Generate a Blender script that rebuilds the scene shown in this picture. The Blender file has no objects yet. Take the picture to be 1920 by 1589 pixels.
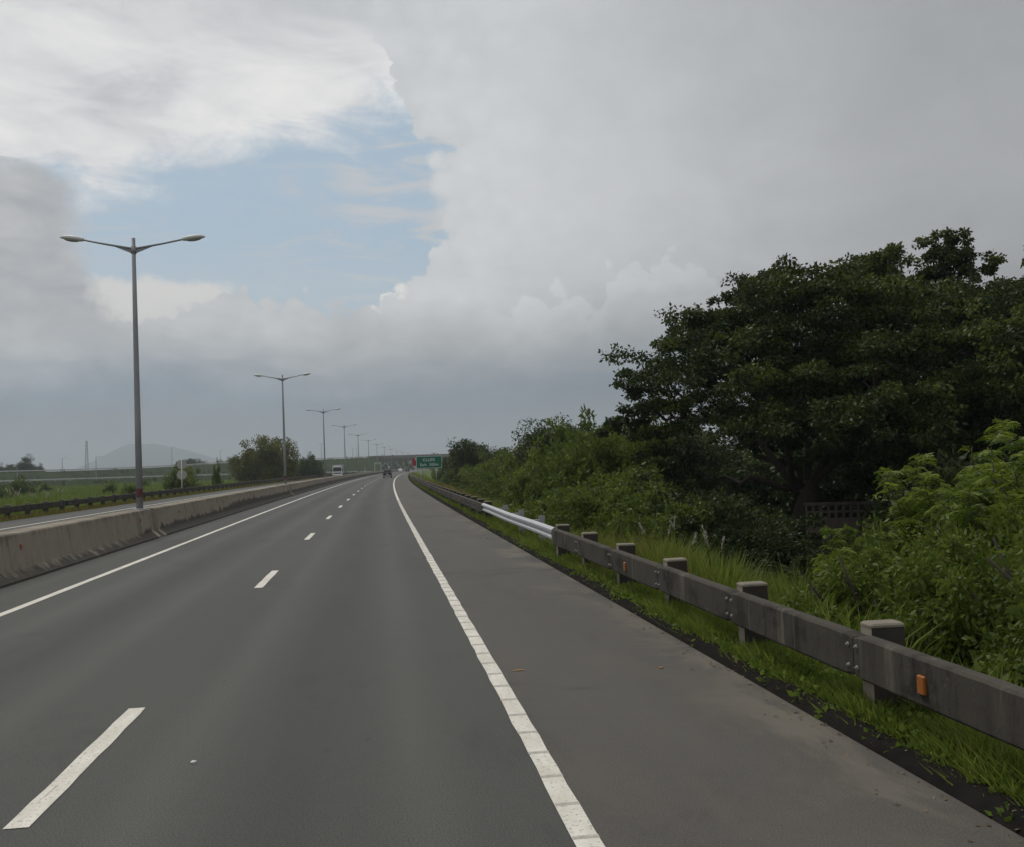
import bpy, bmesh, math, random
import numpy as np
from mathutils import Matrix, Vector
rad = math.radians
scene = bpy.context.scene
COL = scene.collection

# ------------------------------------------------------------------ camera
CAM_H = 2.2152
cam_data = bpy.data.cameras.new('camera')
cam_data.sensor_width = 36.0
cam_data.sensor_fit = 'HORIZONTAL'
cam_data.lens = 1755.2 / 1920.0 * 36.0
cam_data.clip_start = 0.1
cam_data.clip_end = 30000.0
cam = bpy.data.objects.new('camera', cam_data)
COL.objects.link(cam)
_r = Vector((0.98958297, -0.14048540, -0.03145456))
_u = Vector((0.02513738, -0.04651753, 0.99860114))
_f = Vector((0.14175207, 0.98898937, 0.04250152))
_m = Matrix((_r, _u, -_f)).transposed().to_4x4()
_m.translation = Vector((0, 0, CAM_H))
cam.matrix_world = _m
scene.camera = cam

# ------------------------------------------------------------------ colour management and sampling
vs = scene.view_settings
vs.view_transform = 'Standard'
vs.look = 'None'
vs.exposure = 0.0
vs.gamma = 1.0
vs.use_curve_mapping = False
scene.render.engine = 'CYCLES'
cy = scene.cycles
cy.use_denoising = True
try:
    cy.denoiser = 'OPENIMAGEDENOISE'
except Exception:
    pass
cy.max_bounces = 6
cy.diffuse_bounces = 3
cy.glossy_bounces = 2
cy.transmission_bounces = 4
cy.transparent_max_bounces = 6
cy.volume_bounces = 0
cy.sample_clamp_indirect = 4.0

# ------------------------------------------------------------------ sun direction (high, ahead and to the left, behind thin cloud)
SUN_EL, SUN_AZ = 58.0, -35.0

# ------------------------------------------------------------------ tiny node maths helper
class S:
    """a socket that can be used in arithmetic"""
    nt = None
    def __init__(self, sock): self.s = sock
    @staticmethod
    def math(op, *a, clamp=False):
        n = S.nt.nodes.new('ShaderNodeMath'); n.operation = op; n.use_clamp = clamp
        for i, v in enumerate(a):
            if isinstance(v, S): S.nt.links.new(v.s, n.inputs[i])
            else: n.inputs[i].default_value = float(v)
        return S(n.outputs[0])
    def __add__(self, o): return S.math('ADD', self, o)
    __radd__ = __add__
    def __sub__(self, o): return S.math('SUBTRACT', self, o)
    def __rsub__(self, o): return S.math('SUBTRACT', o, self)
    def __mul__(self, o): return S.math('MULTIPLY', self, o)
    __rmul__ = __mul__
    def __truediv__(self, o): return S.math('DIVIDE', self, o)

def new(t, **kw):
    n = S.nt.nodes.new(t)
    for k, v in kw.items(): setattr(n, k, v)
    return n
def link(a, b): S.nt.links.new(a.s if isinstance(a, S) else a, b)
def setin(node, name, v):
    if isinstance(v, S): link(v, node.inputs[name])
    elif hasattr(v, 'is_output'): S.nt.links.new(v, node.inputs[name])
    else: node.inputs[name].default_value = v
def smooth(x, a, b):
    n = new('ShaderNodeMapRange', interpolation_type='SMOOTHSTEP')
    link(x, n.inputs[0]); n.inputs[1].default_value = a; n.inputs[2].default_value = b
    return S(n.outputs[0])
def ramp(x, stops, interp='LINEAR'):
    n = new('ShaderNodeValToRGB'); r = n.color_ramp; r.interpolation = interp
    while len(r.elements) < len(stops): r.elements.new(0.5)
    for e, (p, c) in zip(r.elements, stops):
        e.position = p
        e.color = (*c, 1) if len(c) == 3 else c
    link(x, n.inputs[0])
    return n.outputs[0]
def curve(x, pts, xr, yr):
    n = new('ShaderNodeFloatCurve'); c = n.mapping.curves[0]
    q = sorted([((a - xr[0]) / (xr[1] - xr[0]), (b - yr[0]) / (yr[1] - yr[0])) for a, b in pts])
    q = [(min(max(a, 0), 1), min(max(b, 0), 1)) for a, b in q]
    while len(c.points) < len(q): c.points.new(0.5, 0.5)
    for pt, (a, b) in zip(c.points, q):
        pt.location = (a, b); pt.handle_type = 'AUTO_CLAMPED'
    n.mapping.extend = 'HORIZONTAL'
    n.mapping.update()
    t = (x - xr[0]) * (1.0 / (xr[1] - xr[0]))
    t = S.math('MINIMUM', S.math('MAXIMUM', t, 0.0), 1.0)
    link(t, n.inputs['Value'])
    return S(n.outputs[0]) * (yr[1] - yr[0]) + yr[0]
def noise(vec, scale, detail=6, rough=0.55, distort=0.0, lac=2.0):
    n = new('ShaderNodeTexNoise')
    link(vec, n.inputs['Vector'])
    n.inputs['Scale'].default_value = scale; n.inputs['Detail'].default_value = detail
    n.inputs['Roughness'].default_value = rough; n.inputs['Distortion'].default_value = distort
    n.inputs['Lacunarity'].default_value = lac
    return S(n.outputs[0])
def vmap(vec, scale=(1, 1, 1), loc=(0, 0, 0), rot=(0, 0, 0)):
    n = new('ShaderNodeMapping'); link(vec, n.inputs['Vector'])
    n.inputs['Scale'].default_value = scale; n.inputs['Location'].default_value = loc; n.inputs['Rotation'].default_value = rot
    return n.outputs[0]
def mix(fac, a, b, blend='MIX'):
    n = new('ShaderNodeMix', data_type='RGBA', blend_type=blend)
    for sock, v in ((n.inputs[0], fac), (n.inputs[6], a), (n.inputs[7], b)):
        if isinstance(v, S): S.nt.links.new(v.s, sock)
        elif hasattr(v, 'is_output'): S.nt.links.new(v, sock)
        elif isinstance(v, (tuple, list)): sock.default_value = (*v[:3], 1)
        else: sock.default_value = v
    return n.outputs[2]
def scale_col(col, k):
    n = new('ShaderNodeVectorMath', operation='SCALE')
    link(col, n.inputs[0])
    if isinstance(k, S): link(k, n.inputs['Scale'])
    else: n.inputs['Scale'].default_value = k
    return n.outputs[0]

# ------------------------------------------------------------------ sky
world = bpy.data.worlds.new('World'); scene.world = world
world.use_nodes = True
S.nt = world.node_tree; S.nt.nodes.clear()
def build_sky():
    tc = new('ShaderNodeTexCoord')
    nrm = new('ShaderNodeVectorMath', operation='NORMALIZE'); link(tc.outputs['Generated'], nrm.inputs[0])
    d = nrm.outputs[0]
    sp = new('ShaderNodeSeparateXYZ'); link(d, sp.inputs[0])
    dx, dy, dz = (S(sp.outputs[i]) for i in range(3))
    DEG = 180 / math.pi
    az = S.math('ARCTAN2', dx, dy) * DEG
    el = S.math('ARCSINE', dz) * DEG
    # flattened cloud coordinate, so that streaks lie level
    flat = vmap(d, (1, 1, 2.6))
    n_big = noise(d, 5.0, 2, 0.5)
    n_lump = noise(d, 30.0, 5, 0.66)
    n_fine = noise(d, 110.0, 3, 0.65)
    n_flat = noise(flat, 9.0, 6, 0.64, 0.6)
    n_wisp = noise(vmap(d, (1, 1, 4.5), rot=(0, 0.16, 0)), 10.0, 5, 0.66, 1.2)
    vo = new('ShaderNodeTexVoronoi', feature='F1'); link(vmap(d, (1, 1, 1.15)), vo.inputs['Vector'])
    vo.inputs['Scale'].default_value = 34.0; vo.inputs['Detail'].default_value = 1.0; vo.inputs['Roughness'].default_value = 0.55
    billow = 0.66 - S(vo.outputs['Distance'])
    # --- clear sky behind
    sky = new('ShaderNodeTexSky', sky_type='NISHITA', sun_disc=False)
    sky.sun_elevation = rad(SUN_EL); sky.sun_rotation = rad(SUN_AZ)
    sky.air_density = 1.0; sky.dust_density = 1.5; sky.ozone_density = 1.0
    blue = mix(0.80, sky.outputs[0], (4.2, 5.35, 6.3))
    # thin cirrus in the gap
    wl = smooth(n_wisp, 0.46, 0.70)
    wisp_zone = curve(az, [(-20, .35), (-10, .35), (-4, .55), (0, .9), (6, .9)], (-20, 6), (0, 1))
    col = mix(wl * wisp_zone * 0.9, blue, (5.9, 5.95, 6.0))
    band = smooth(S.math('ABSOLUTE', el - 17.0 + (n_flat - .5) * 5.0), 1.15, 0.1) + smooth(S.math('ABSOLUTE', el - 15.1 + (n_wisp - .5) * 2.5 + az * 0.06), 0.75, 0.05)
    col = mix(S.math('MINIMUM', band * smooth(az + (n_flat - .5) * 6, -4.5, -0.5), 1.0) * 0.75, col, (5.9, 5.95, 6.0))
    low_gap = smooth(el, 14.5, 10.0)
    col = mix(low_gap * 0.35, col, (5.6, 6.3, 6.7))
    # --- upper white sheet
    U = curve(az, [(-23, 15.8), (-17.8, 16.2), (-16.5, 16.1), (-13.7, 17.2), (-10.8, 18.1), (-6.8, 19.4), (-2.4, 20.4), (1.5, 21.4), (6.8, 22.6)], (-23, 7), (14, 24))
    up = smooth(el - U + (n_flat - 0.5) * 8.0 + (n_fine - 0.5) * 1.2, -2.0, 1.6)
    upcol = ramp(noise(flat, 6.5, 4, 0.6, 0.8) * 0.6 + n_flat * 0.4 + (n_big - 0.5) * 0.4, [(0.30, (5.6, 5.65, 5.9)), (0.46, (7.4, 7.4, 7.45)), (0.62, (8.6, 8.55, 8.4))])
    greyer = smooth(el, 22.0, 28.0)
    upcol = mix(greyer * 0.55, upcol, (5.2, 5.25, 5.5))
    col = mix(up, col, upcol)
    # --- bright bank low on the left
    b1 = smooth(el + (n_lump - 0.5) * 1.6, 11.3, 10.7) * smooth(az + (n_lump - .5) * 2, -7.5, -9.0) 
    col = mix(b1, col, mix(n_flat, (6.6, 6.6, 6.5), (7.6, 7.5, 7.2)))
    # --- great grey cumulus to the right and the band along the horizon
    elw = el + (n_flat - 0.5) * 3.2 * smooth(el, 1.0, 5.0) + (n_big - 0.5) * 2.5 * smooth(el, 1.0, 5.0)
    G = ramp((elw + 2.0) * (1 / 92.0), [(0.0, (2.9, 2.9, 2.88)), (2.5 / 92, (2.9, 2.9, 2.88)), (4.5 / 92, (2.3, 2.6, 2.85)), (6.3 / 92, (1.8, 2.3, 2.8)), (8.3 / 92, (3.25, 3.5, 3.72)), (10.3 / 92, (4.75, 4.85, 4.92)),
                                 (13 / 92, (5.95, 6.08, 6.18)), (18 / 92, (6.3, 6.42, 6.5)), (28 / 92, (5.55, 5.75, 5.98)), (45 / 92, (5.6, 5.65, 5.75)), (1.0, (6.6, 6.65, 6.75))])
    H = curve(az, [(-22, 1.0), (-4, 1.0), (4, 1.07), (12, 0.99), (25, 0.77), (38, 0.63), (60, 0.70), (120, 0.85)], (-22, 120), (0.5, 1.2))
    shade = 1.0 + (noise(d, 13.0, 5, 0.6, 0.4) - 0.5) * 0.20 + (n_flat - 0.5) * 0.18 + (n_big - .5) * .10 + billow * 0.10 * smooth(az, 16.0, 2.0)
    lift = 1.0 + smooth(az, 4.0, -9.0) * smooth(el, 1.5, 5.0) * smooth(el, 11.0, 8.0) * 0.30
    grey = scale_col(G, H * shade * lift)
    # faint cauliflower heads inside the grey mass
    M = curve(az, [(6, 9.2), (8.4, 10.0), (10.7, 10.5), (11.7, 10.8), (12.7, 10.4), (13.3, 9.3), (14.4, 11.4), (15.7, 12.0), (17.6, 11.8), (19.5, 12.2), (20.5, 11.3), (22.5, 9.3), (26, 7.5)], (6, 26), (6, 14))
    md = M + (n_lump - 0.5) * 2.5 + billow * 2.4 - el
    heads = smooth(md, -0.1, 0.35) * smooth(md, 4.0, 0.6) * smooth(az, 6.0, 9.0) * smooth(az, 25.0, 20.0)
    grey = scale_col(grey, 1.0 + heads * 0.13)
    Rb = curve(el, [(28.4, -12), (26, -4.2), (24.2, 1.77), (22.65, 1.33), (21.65, 1.46), (20.2, 2.3), (19.4, 3.26), (19.0, 4.8), (18.25, 4.25), (16.9, 3.94), (15.65, 4.4), (14.9, 4.0), (13.5, 4.5), (12.55, 3.06), (11.45, 2.54), (10.66, 1.87)], (10, 29), (-13, 6))
    e_r = az - Rb + 0.55 + (n_lump - 0.5) * 3.2 + billow * 2.1 + (n_fine - .5) * 0.7
    soft = smooth(el, 23.8, 25.5)
    vary = smooth(n_big, 0.40, 0.62)
    mr_crisp = smooth(e_r, -0.10, 0.25) * vary + smooth(e_r, -0.9, 1.1) * (1.0 - vary)
    mr_soft = smooth(e_r + (n_flat - .5) * 6, -3.0, 3.0)
    mr = mr_crisp * (1.0 - soft) * smooth(az - Rb, -1.5, -0.9) + mr_soft * soft
    Tb = curve(az, [(-23, 8.4), (-15.3, 9.0), (-13.2, 9.1), (-11.2, 9.6), (-10.0, 10.2), (-9.2, 11.0), (-8.4, 11.4), (-7.7, 11.1), (-7.0, 10.4), (-4.5, 10.1), (-3, 10.0), (-1.2, 10.3), (1.7, 11.0), (2.5, 11.45), (6.5, 12.0)], (-23, 7), (8, 13))
    e_t = Tb - el + 0.15 + (n_lump - 0.5) * 2.0 + billow * 1.9 + (n_fine - .5) * 0.5
    mt = smooth(e_t, -0.10, 0.40)
    gmask = S.math('MAXIMUM', mr, mt)
    # sunlit rims on two small heads
    rim = mt * smooth(e_t, 1.0, 0.25) * smooth(az, -1.9, -1.1) * smooth(az, 2.2, 1.6) * smooth(n_lump, 0.40, 0.52)
    col = mix(gmask, col, grey)
    col = mix(rim * 0.9, col, (8.6, 8.5, 8.2))
    # --- dark cloud at the far left
    Lb = curve(el, [(17.15, -22), (17.0, -18.9), (16.4, -17.4), (15.3, -16.8), (13.9, -16.5), (12.5, -16.4), (11.1, -15.95), (9.9, -15.5), (9.1, -14.8), (7.3, -12.4)], (7, 17.3), (-23, -12))
    e_l = Lb - az + (n_lump - 0.5) * 3.2 + (n_fine - .5)
    ml = smooth(e_l, -0.9, 1.3) * smooth(el + (n_lump - .5) * 3.0, 18.2, 16.2) * smooth(el, 6.0, 9.0)
    lcol = ramp(noise(flat, 14.0, 4, 0.6, 0.4), [(0.34, (4.0, 4.15, 4.4)), (0.66, (5.3, 5.35, 5.45))])
    col = mix(ml, col, lcol)
    bg = new('ShaderNodeBackground'); bg.inputs['Strength'].default_value = 0.1
    link(col, bg.inputs['Color'])
    out = new('ShaderNodeOutputWorld'); link(bg.outputs[0], out.inputs['Surface'])
build_sky()
world.cycles.sampling_method = 'MANUAL'
world.cycles.sample_map_resolution = 512

sun_data = bpy.data.lights.new('sun', 'SUN')
sun_data.energy = 1.5
sun_data.angle = rad(16)
sun_data.color = (1.0, 0.975, 0.90)
sun = bpy.data.objects.new('sun', sun_data); COL.objects.link(sun)
_sd = Vector((math.sin(rad(SUN_AZ)) * math.cos(rad(SUN_EL)), math.cos(rad(SUN_AZ)) * math.cos(rad(SUN_EL)), math.sin(rad(SUN_EL))))
sun.rotation_euler = _sd.to_track_quat('Z', 'Y').to_euler()
sun.location = (0, 0, 60)

# ------------------------------------------------------------------ the line of the road
CURVE_Y0, CURVE_K = 34.62, 0.00017827
def off(y):
    """sideways shift of the road at distance y (it bends gently to the right)"""
    if y <= CURVE_Y0: return 0.0
    if y <= 700.0: return CURVE_K * (y - CURVE_Y0) ** 2 / 2
    a = 700.0 - CURVE_Y0
    return CURVE_K * a * a / 2 + CURVE_K * a * (y - 700.0)
def heading(y):
    if y <= CURVE_Y0: return 0.0
    return math.atan(CURVE_K * (min(y, 700.0) - CURVE_Y0))
GZ = [(-9000, -0.8), (-60, -0.8), (-27, -0.8), (-23.5, -0.45), (-21.2, -0.06), (-20.2, -0.02), (-19.45, -0.05), (-18.5, -0.08), (3.2, -0.08), (3.65, -0.05), (4.0, 0.03), (4.6, 0.02), (6.2, -0.45), (9.0, -1.0), (30, -1.0), (9000, -1.0)]
def gz(x, y=0.0):
    """ground height; x measured from the road's own line"""
    for (a, za), (b, zb) in zip(GZ, GZ[1:]):
        if a <= x <= b: return za + (zb - za) * (x - a) / (b - a)
    return -0.9
def polar(az, d): return d * math.sin(rad(az)), d * math.cos(rad(az))
def ground_at(X, Y): return gz(X - off(Y), Y)

# ------------------------------------------------------------------ object helpers
def tag(o, label=None, cat=None, group=None, kind=None):
    if label: o['label'] = label
    if cat: o['category'] = cat
    if group: o['group'] = group
    if kind: o['kind'] = kind
    return o
def link_obj(name, data, parent=None, loc=None, rotz=None):
    o = bpy.data.objects.new(name, data); COL.objects.link(o)
    if parent is not None: o.parent = parent
    if loc is not None: o.location = loc
    if rotz is not None: o.rotation_euler = (0, 0, rotz)
    return o
def empty(name, loc=(0, 0, 0), rotz=0.0):
    o = link_obj(name, None, None, loc, rotz); o.empty_display_size = 0.3
    return o
def copy_tree(o, parent=None):
    c = o.copy(); COL.objects.link(c); c.parent = parent
    for ch in list(CHILD.get(o.name, [])): copy_tree(ch, c)
    return c
CHILD = {}
def register(o):
    """remember children once so that copying does not search the scene"""
    CHILD[o.name] = list(o.children)
    for c in o.children: register(c)

class MB:
    """collects shapes, built as one mesh"""
    def __init__(self): self.v = []; self.f = []; self.m = []; self.uv = None
    def add(self, verts, faces, mi=0):
        n = len(self.v); self.v += [tuple(p) for p in verts]
        self.f += [tuple(i + n for i in f) for f in faces]; self.m += [mi] * len(faces)
    def box(self, x0, x1, y0, y1, z0, z1, mi=0):
        v = [(x0, y0, z0), (x1, y0, z0), (x1, y1, z0), (x0, y1, z0), (x0, y0, z1), (x1, y0, z1), (x1, y1, z1), (x0, y1, z1)]
        self.add(v, [(0, 3, 2, 1), (4, 5, 6, 7), (0, 1, 5, 4), (1, 2, 6, 5), (2, 3, 7, 6), (3, 0, 4, 7)], mi)
    def bevbox(self, x0, x1, y0, y1, z0, z1, b=0.01, mi=0):
        """box with chamfered vertical edges and top edges"""
        ring = lambda i, z: [(x0 + i + b, y0 + i, z), (x1 - i - b, y0 + i, z), (x1 - i, y0 + i + b, z), (x1 - i, y1 - i - b, z), (x1 - i - b, y1 - i, z), (x0 + i + b, y1 - i, z), (x0 + i, y1 - i - b, z), (x0 + i, y0 + i + b, z)]
        self.loft([ring(0, z0), ring(0, z1 - b), ring(b, z1)], mi)
    def loft(self, rings, mi=0, cap=True, close=True):
        n = len(rings[0]); base = len(self.v)
        V = [p for r in rings for p in r]; F = []
        for k in range(len(rings) - 1):
            for i in range(n if close else n - 1):
                j = (i + 1) % n
                F.append((k * n + i, k * n + j, (k + 1) * n + j, (k + 1) * n + i))
        if cap:
            F.append(tuple(range(n - 1, -1, -1))); F.append(tuple((len(rings) - 1) * n + i for i in range(n)))
        self.add(V, F, mi)
    def tube(self, pts, radii, n=8, mi=0, cap=True):
        pts = [Vector(p) for p in pts]; rings = []
        up = Vector((0, 0, 1)); prev = None
        for i, p in enumerate(pts):
            t = (pts[min(i + 1, len(pts) - 1)] - pts[max(i - 1, 0)]).normalized()
            if prev is None:
                a = t.cross(up if abs(t.z) < 0.95 else Vector((1, 0, 0))).normalized()
            else:
                a = (prev - t * prev.dot(t)).normalized()
            prev = a; b = t.cross(a)
            r = radii[i] if hasattr(radii, '__len__') else radii
            rings.append([tuple(p + (a * math.cos(2 * math.pi * k / n) + b * math.sin(2 * math.pi * k / n)) * r) for k in range(n)])
        self.loft(rings, mi, cap)
    def disc_y(self, cx, cy, cz, r, y1, n=20, mi=0):
        """a disc of real thickness standing across the y axis"""
        ring = lambda y, rr: [(cx + rr * math.cos(2 * math.pi * k / n), y, cz + rr * math.sin(2 * math.pi * k / n)) for k in range(n)]
        self.loft([ring(cy, r), ring(y1, r)], mi)
    def mesh(self, name, mats, smooth_shade=False):
        me = bpy.data.meshes.new(name); me.from_pydata(self.v, [], self.f)
        for m in (mats if isinstance(mats, (list, tuple)) else [mats]): me.materials.append(m)
        me.polygons.foreach_set('material_index', self.m)
        if smooth_shade: me.polygons.foreach_set('use_smooth', [True] * len(self.f))
        bm = bmesh.new(); bm.from_mesh(me); bmesh.ops.recalc_face_normals(bm, faces=bm.faces); bm.to_mesh(me); bm.free()
        me.update()
        return me
    def build(self, name, mats, parent=None, loc=None, rotz=None, smooth_shade=False):
        return link_obj(name, self.mesh(name, mats, smooth_shade), parent, loc, rotz)

def quads_mesh(name, V, tint, mat):
    """V: (n,4,3) array of quads"""
    n = len(V)
    me = bpy.data.meshes.new(name)
    me.vertices.add(n * 4); me.vertices.foreach_set('co', np.ascontiguousarray(V, dtype=np.float32).ravel())
    me.loops.add(n * 4); me.loops.foreach_set('vertex_index', np.arange(n * 4, dtype=np.int32))
    me.polygons.add(n); me.polygons.foreach_set('loop_start', np.arange(n, dtype=np.int32) * 4)
    a = me.attributes.new('tint', 'FLOAT', 'POINT')
    a.data.foreach_set('value', np.repeat(np.asarray(tint, dtype=np.float32), 4))
    me.materials.append(mat)
    me.update(calc_edges=True)
    return me
def strip(name, x0, x1, z, ys, mat, parent=None, dz=None, nx=2):
    """a sheet that follows the road; UV = metres across, metres along"""
    V = []; UV = []
    xs = [x0 + (x1 - x0) * i / (nx - 1) for i in range(nx)]
    for y in ys:
        h = heading(y); o = off(y)
        for i, x in enumerate(xs):
            V.append((o + x * math.cos(h), y - x * math.sin(h), z + (dz[i] if dz else 0.0))); UV.append((x, y))
    F = []
    for k in range(len(ys) - 1):
        for i in range(nx - 1):
            a = k * nx + i; F.append((a, a + 1, a + nx + 1, a + nx))
    me = bpy.data.meshes.new(name); me.from_pydata(V, [], F)
    uvl = me.uv_layers.new(name='UVMap')
    for p in me.polygons:
        for li, vi in zip(p.loop_indices, p.vertices): uvl.data[li].uv = UV[vi]
    me.materials.append(mat); me.update()
    return link_obj(name, me, parent)
def road_pt(x, y, z=0.0):
    h = heading(y)
    return (off(y) + x * math.cos(h), y - x * math.sin(h), z)

# ------------------------------------------------------------------ materials
def material(name):
    m = bpy.data.materials.new(name); m.use_nodes = True
    S.nt = m.node_tree; S.nt.nodes.clear()
    out = new('ShaderNodeOutputMaterial'); b = new('ShaderNodeBsdfPrincipled')
    link(b.outputs[0], out.inputs['Surface'])
    return m, b, out
def bump(b, h, strength=0.3, dist=0.01):
    n = new('ShaderNodeBump'); n.inputs['Strength'].default_value = strength; n.inputs['Distance'].default_value = dist
    link(h, n.inputs['Height']); link(n.outputs[0], b.inputs['Normal'])
def uvnode(): return new('ShaderNodeTexCoord').outputs['UV']
def posnode(): return new('ShaderNodeNewGeometry').outputs['Position']
def plain(name, col, rough=0.5, metal=0.0, vary=0.15, scale=3.0, spec=None, emit=None):
    m, b, o = material(name)
    p = new('ShaderNodeTexCoord').outputs['Object']
    n = noise(p, scale, 4, 0.6)
    link(mix(n, tuple(c * (1 - vary) for c in col), tuple(min(c * (1 + vary), 1) for c in col)), b.inputs['Base Color'])
    setin(b, 'Roughness', rough); setin(b, 'Metallic', metal)
    if spec is not None: setin(b, 'Specular IOR Level', spec)
    return m
M = {}
def mat_asphalt(name, c0, c1, shoulder=False):
    m, b, o = material(name)
    uv = uvnode()
    sp = new('ShaderNodeSeparateXYZ'); link(uv, sp.inputs[0]); x = S(sp.outputs[0]); y = S(sp.outputs[1])
    grain = noise(uv, 95.0, 2, 0.7); mid = noise(uv, 9.0, 4, 0.65); big = noise(vmap(uv, (0.5, 0.09, 1)), 1.0, 4, 0.6)
    col = mix(smooth(grain, 0.3, 0.75), c0, c1)
    col = scale_col(col, 0.66 + big * 0.48 + mid * 0.20)
    blot = smooth(noise(vmap(uv, (0.9, 0.4, 1), (3, 7, 0)), 0.8, 5, 0.7, 0.6), 0.56, 0.70)
    col = scale_col(col, 1.0 - blot * 0.16)
    drip_ = smooth(noise(vmap(uv, (1, 0.8, 1)), 5.0, 2, 0.5), 0.73, 0.79)
    col = scale_col(col, 1.0 - drip_ * 0.35)
    pale = smooth(noise(uv, 160.0, 1, 0.5), 0.69, 0.76)
    col = mix(pale * 0.55, col, (0.20, 0.19, 0.17))
    if not shoulder:
        # worn wheel tracks and the oil-dark middle of each lane
        lane = S.math('FRACT', (x + 6.19) * (1 / 3.67))
        oil = smooth(S.math('ABSOLUTE', lane - 0.5), 0.17, 0.02)
        col = scale_col(col, 1.0 - oil * 0.27 * smooth(big, 0.30, 0.6))
        tr = smooth(S.math('ABSOLUTE', S.math('ABSOLUTE', lane - 0.5) - 0.25), 0.11, 0.0)
        col = scale_col(col, 1.0 + tr * 0.18)
    else:
        dirt = smooth(noise(vmap(uv, (1.0, 0.35, 1)), 1.3, 5, 0.62, 0.8), 0.50, 0.66)
        edge = smooth(x + (noise(uv, 0.55, 4, 0.6) - .5) * 2.4, 2.55, 3.65)
        col = mix(dirt * 0.28, col, (0.108, 0.094, 0.078))
        col = mix(edge * smooth(noise(vmap(uv, (1, 0.5, 1)), 1.1, 5, 0.65, .5), 0.42, 0.60) * 0.62, col, (0.170, 0.148, 0.115))
        dark = smooth(noise(vmap(uv, (0.6, 1.3, 1), (4, 9, 0)), 0.42, 4, 0.6, 1.0), 0.56, 0.68)
        col = scale_col(col, 1.0 - dark * 0.28)
        crumbs = smooth(noise(uv, 21.0, 2, 0.6), 0.70, 0.76) * edge
        col = mix(crumbs * 0.6, col, (0.03, 0.027, 0.022))
    link(col, b.inputs['Base Color']); setin(b, 'Roughness', 0.82); setin(b, 'Specular IOR Level', 0.35)
    bump(b, grain, 0.5, 0.004)
    return m
M['asphalt'] = mat_asphalt('asphalt', (0.036, 0.0365, 0.0335), (0.108, 0.1075, 0.097))
M['shoulder'] = mat_asphalt('shoulder_asphalt', (0.054, 0.050, 0.0445), (0.120, 0.111, 0.097), True)
def mat_paint():
    m, b, o = material('road_paint')
    uv = uvnode()
    worn = smooth(noise(uv, 30.0, 5, 0.75), 0.36, 0.44) * smooth(noise(vmap(uv, (6.0, 0.5, 1)), 3.0, 4, 0.7), 0.27, 0.36); dirt = noise(vmap(uv, (3.0, 0.8, 1)), 2.2, 4, 0.65)
    col = mix(smooth(dirt, 0.35, 0.72), (0.60, 0.56, 0.48), (0.74, 0.705, 0.63))
    col = mix(worn, (0.24, 0.23, 0.21), col)
    link(col, b.inputs['Base Color']); setin(b, 'Roughness', 0.6)
    bump(b, noise(uv, 120.0, 2, 0.6), 0.3, 0.003)
    return m
M['paint'] = mat_paint()
M['rib'] = plain('dirty_rib', (0.50, 0.47, 0.415), 0.8, vary=0.35, scale=40)
M['kerb'] = plain('tar_kerb', (0.015, 0.0135, 0.012), 1.0, vary=0.6, scale=7, spec=0.05)
def mat_ground():
    m, b, o = material('grass_ground')
    p = posnode()
    a = noise(p, 0.22, 5, 0.65); c = noise(p, 2.2, 4, 0.65); e = noise(p, 0.035, 3, 0.6)
    col = mix(smooth(a, 0.35, 0.65), (0.055, 0.085, 0.016), (0.105, 0.140, 0.028))
    col = mix(smooth(e, 0.42, 0.62) * 0.7, col, (0.100, 0.115, 0.032))
    col = mix(smooth(c, 0.58, 0.74) * 0.6, col, (0.070, 0.052, 0.030))
    link(col, b.inputs['Base Color']); setin(b, 'Roughness', 0.95); setin(b, 'Specular IOR Level', 0.1)
    bump(b, c, 1.0, 0.15)
    return m
M['ground'] = mat_ground()
M['bank'] = plain('overgrown_bank', (0.036, 0.052, 0.017), 0.95, 0, 0.5, 0.12, 0.1)
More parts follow.
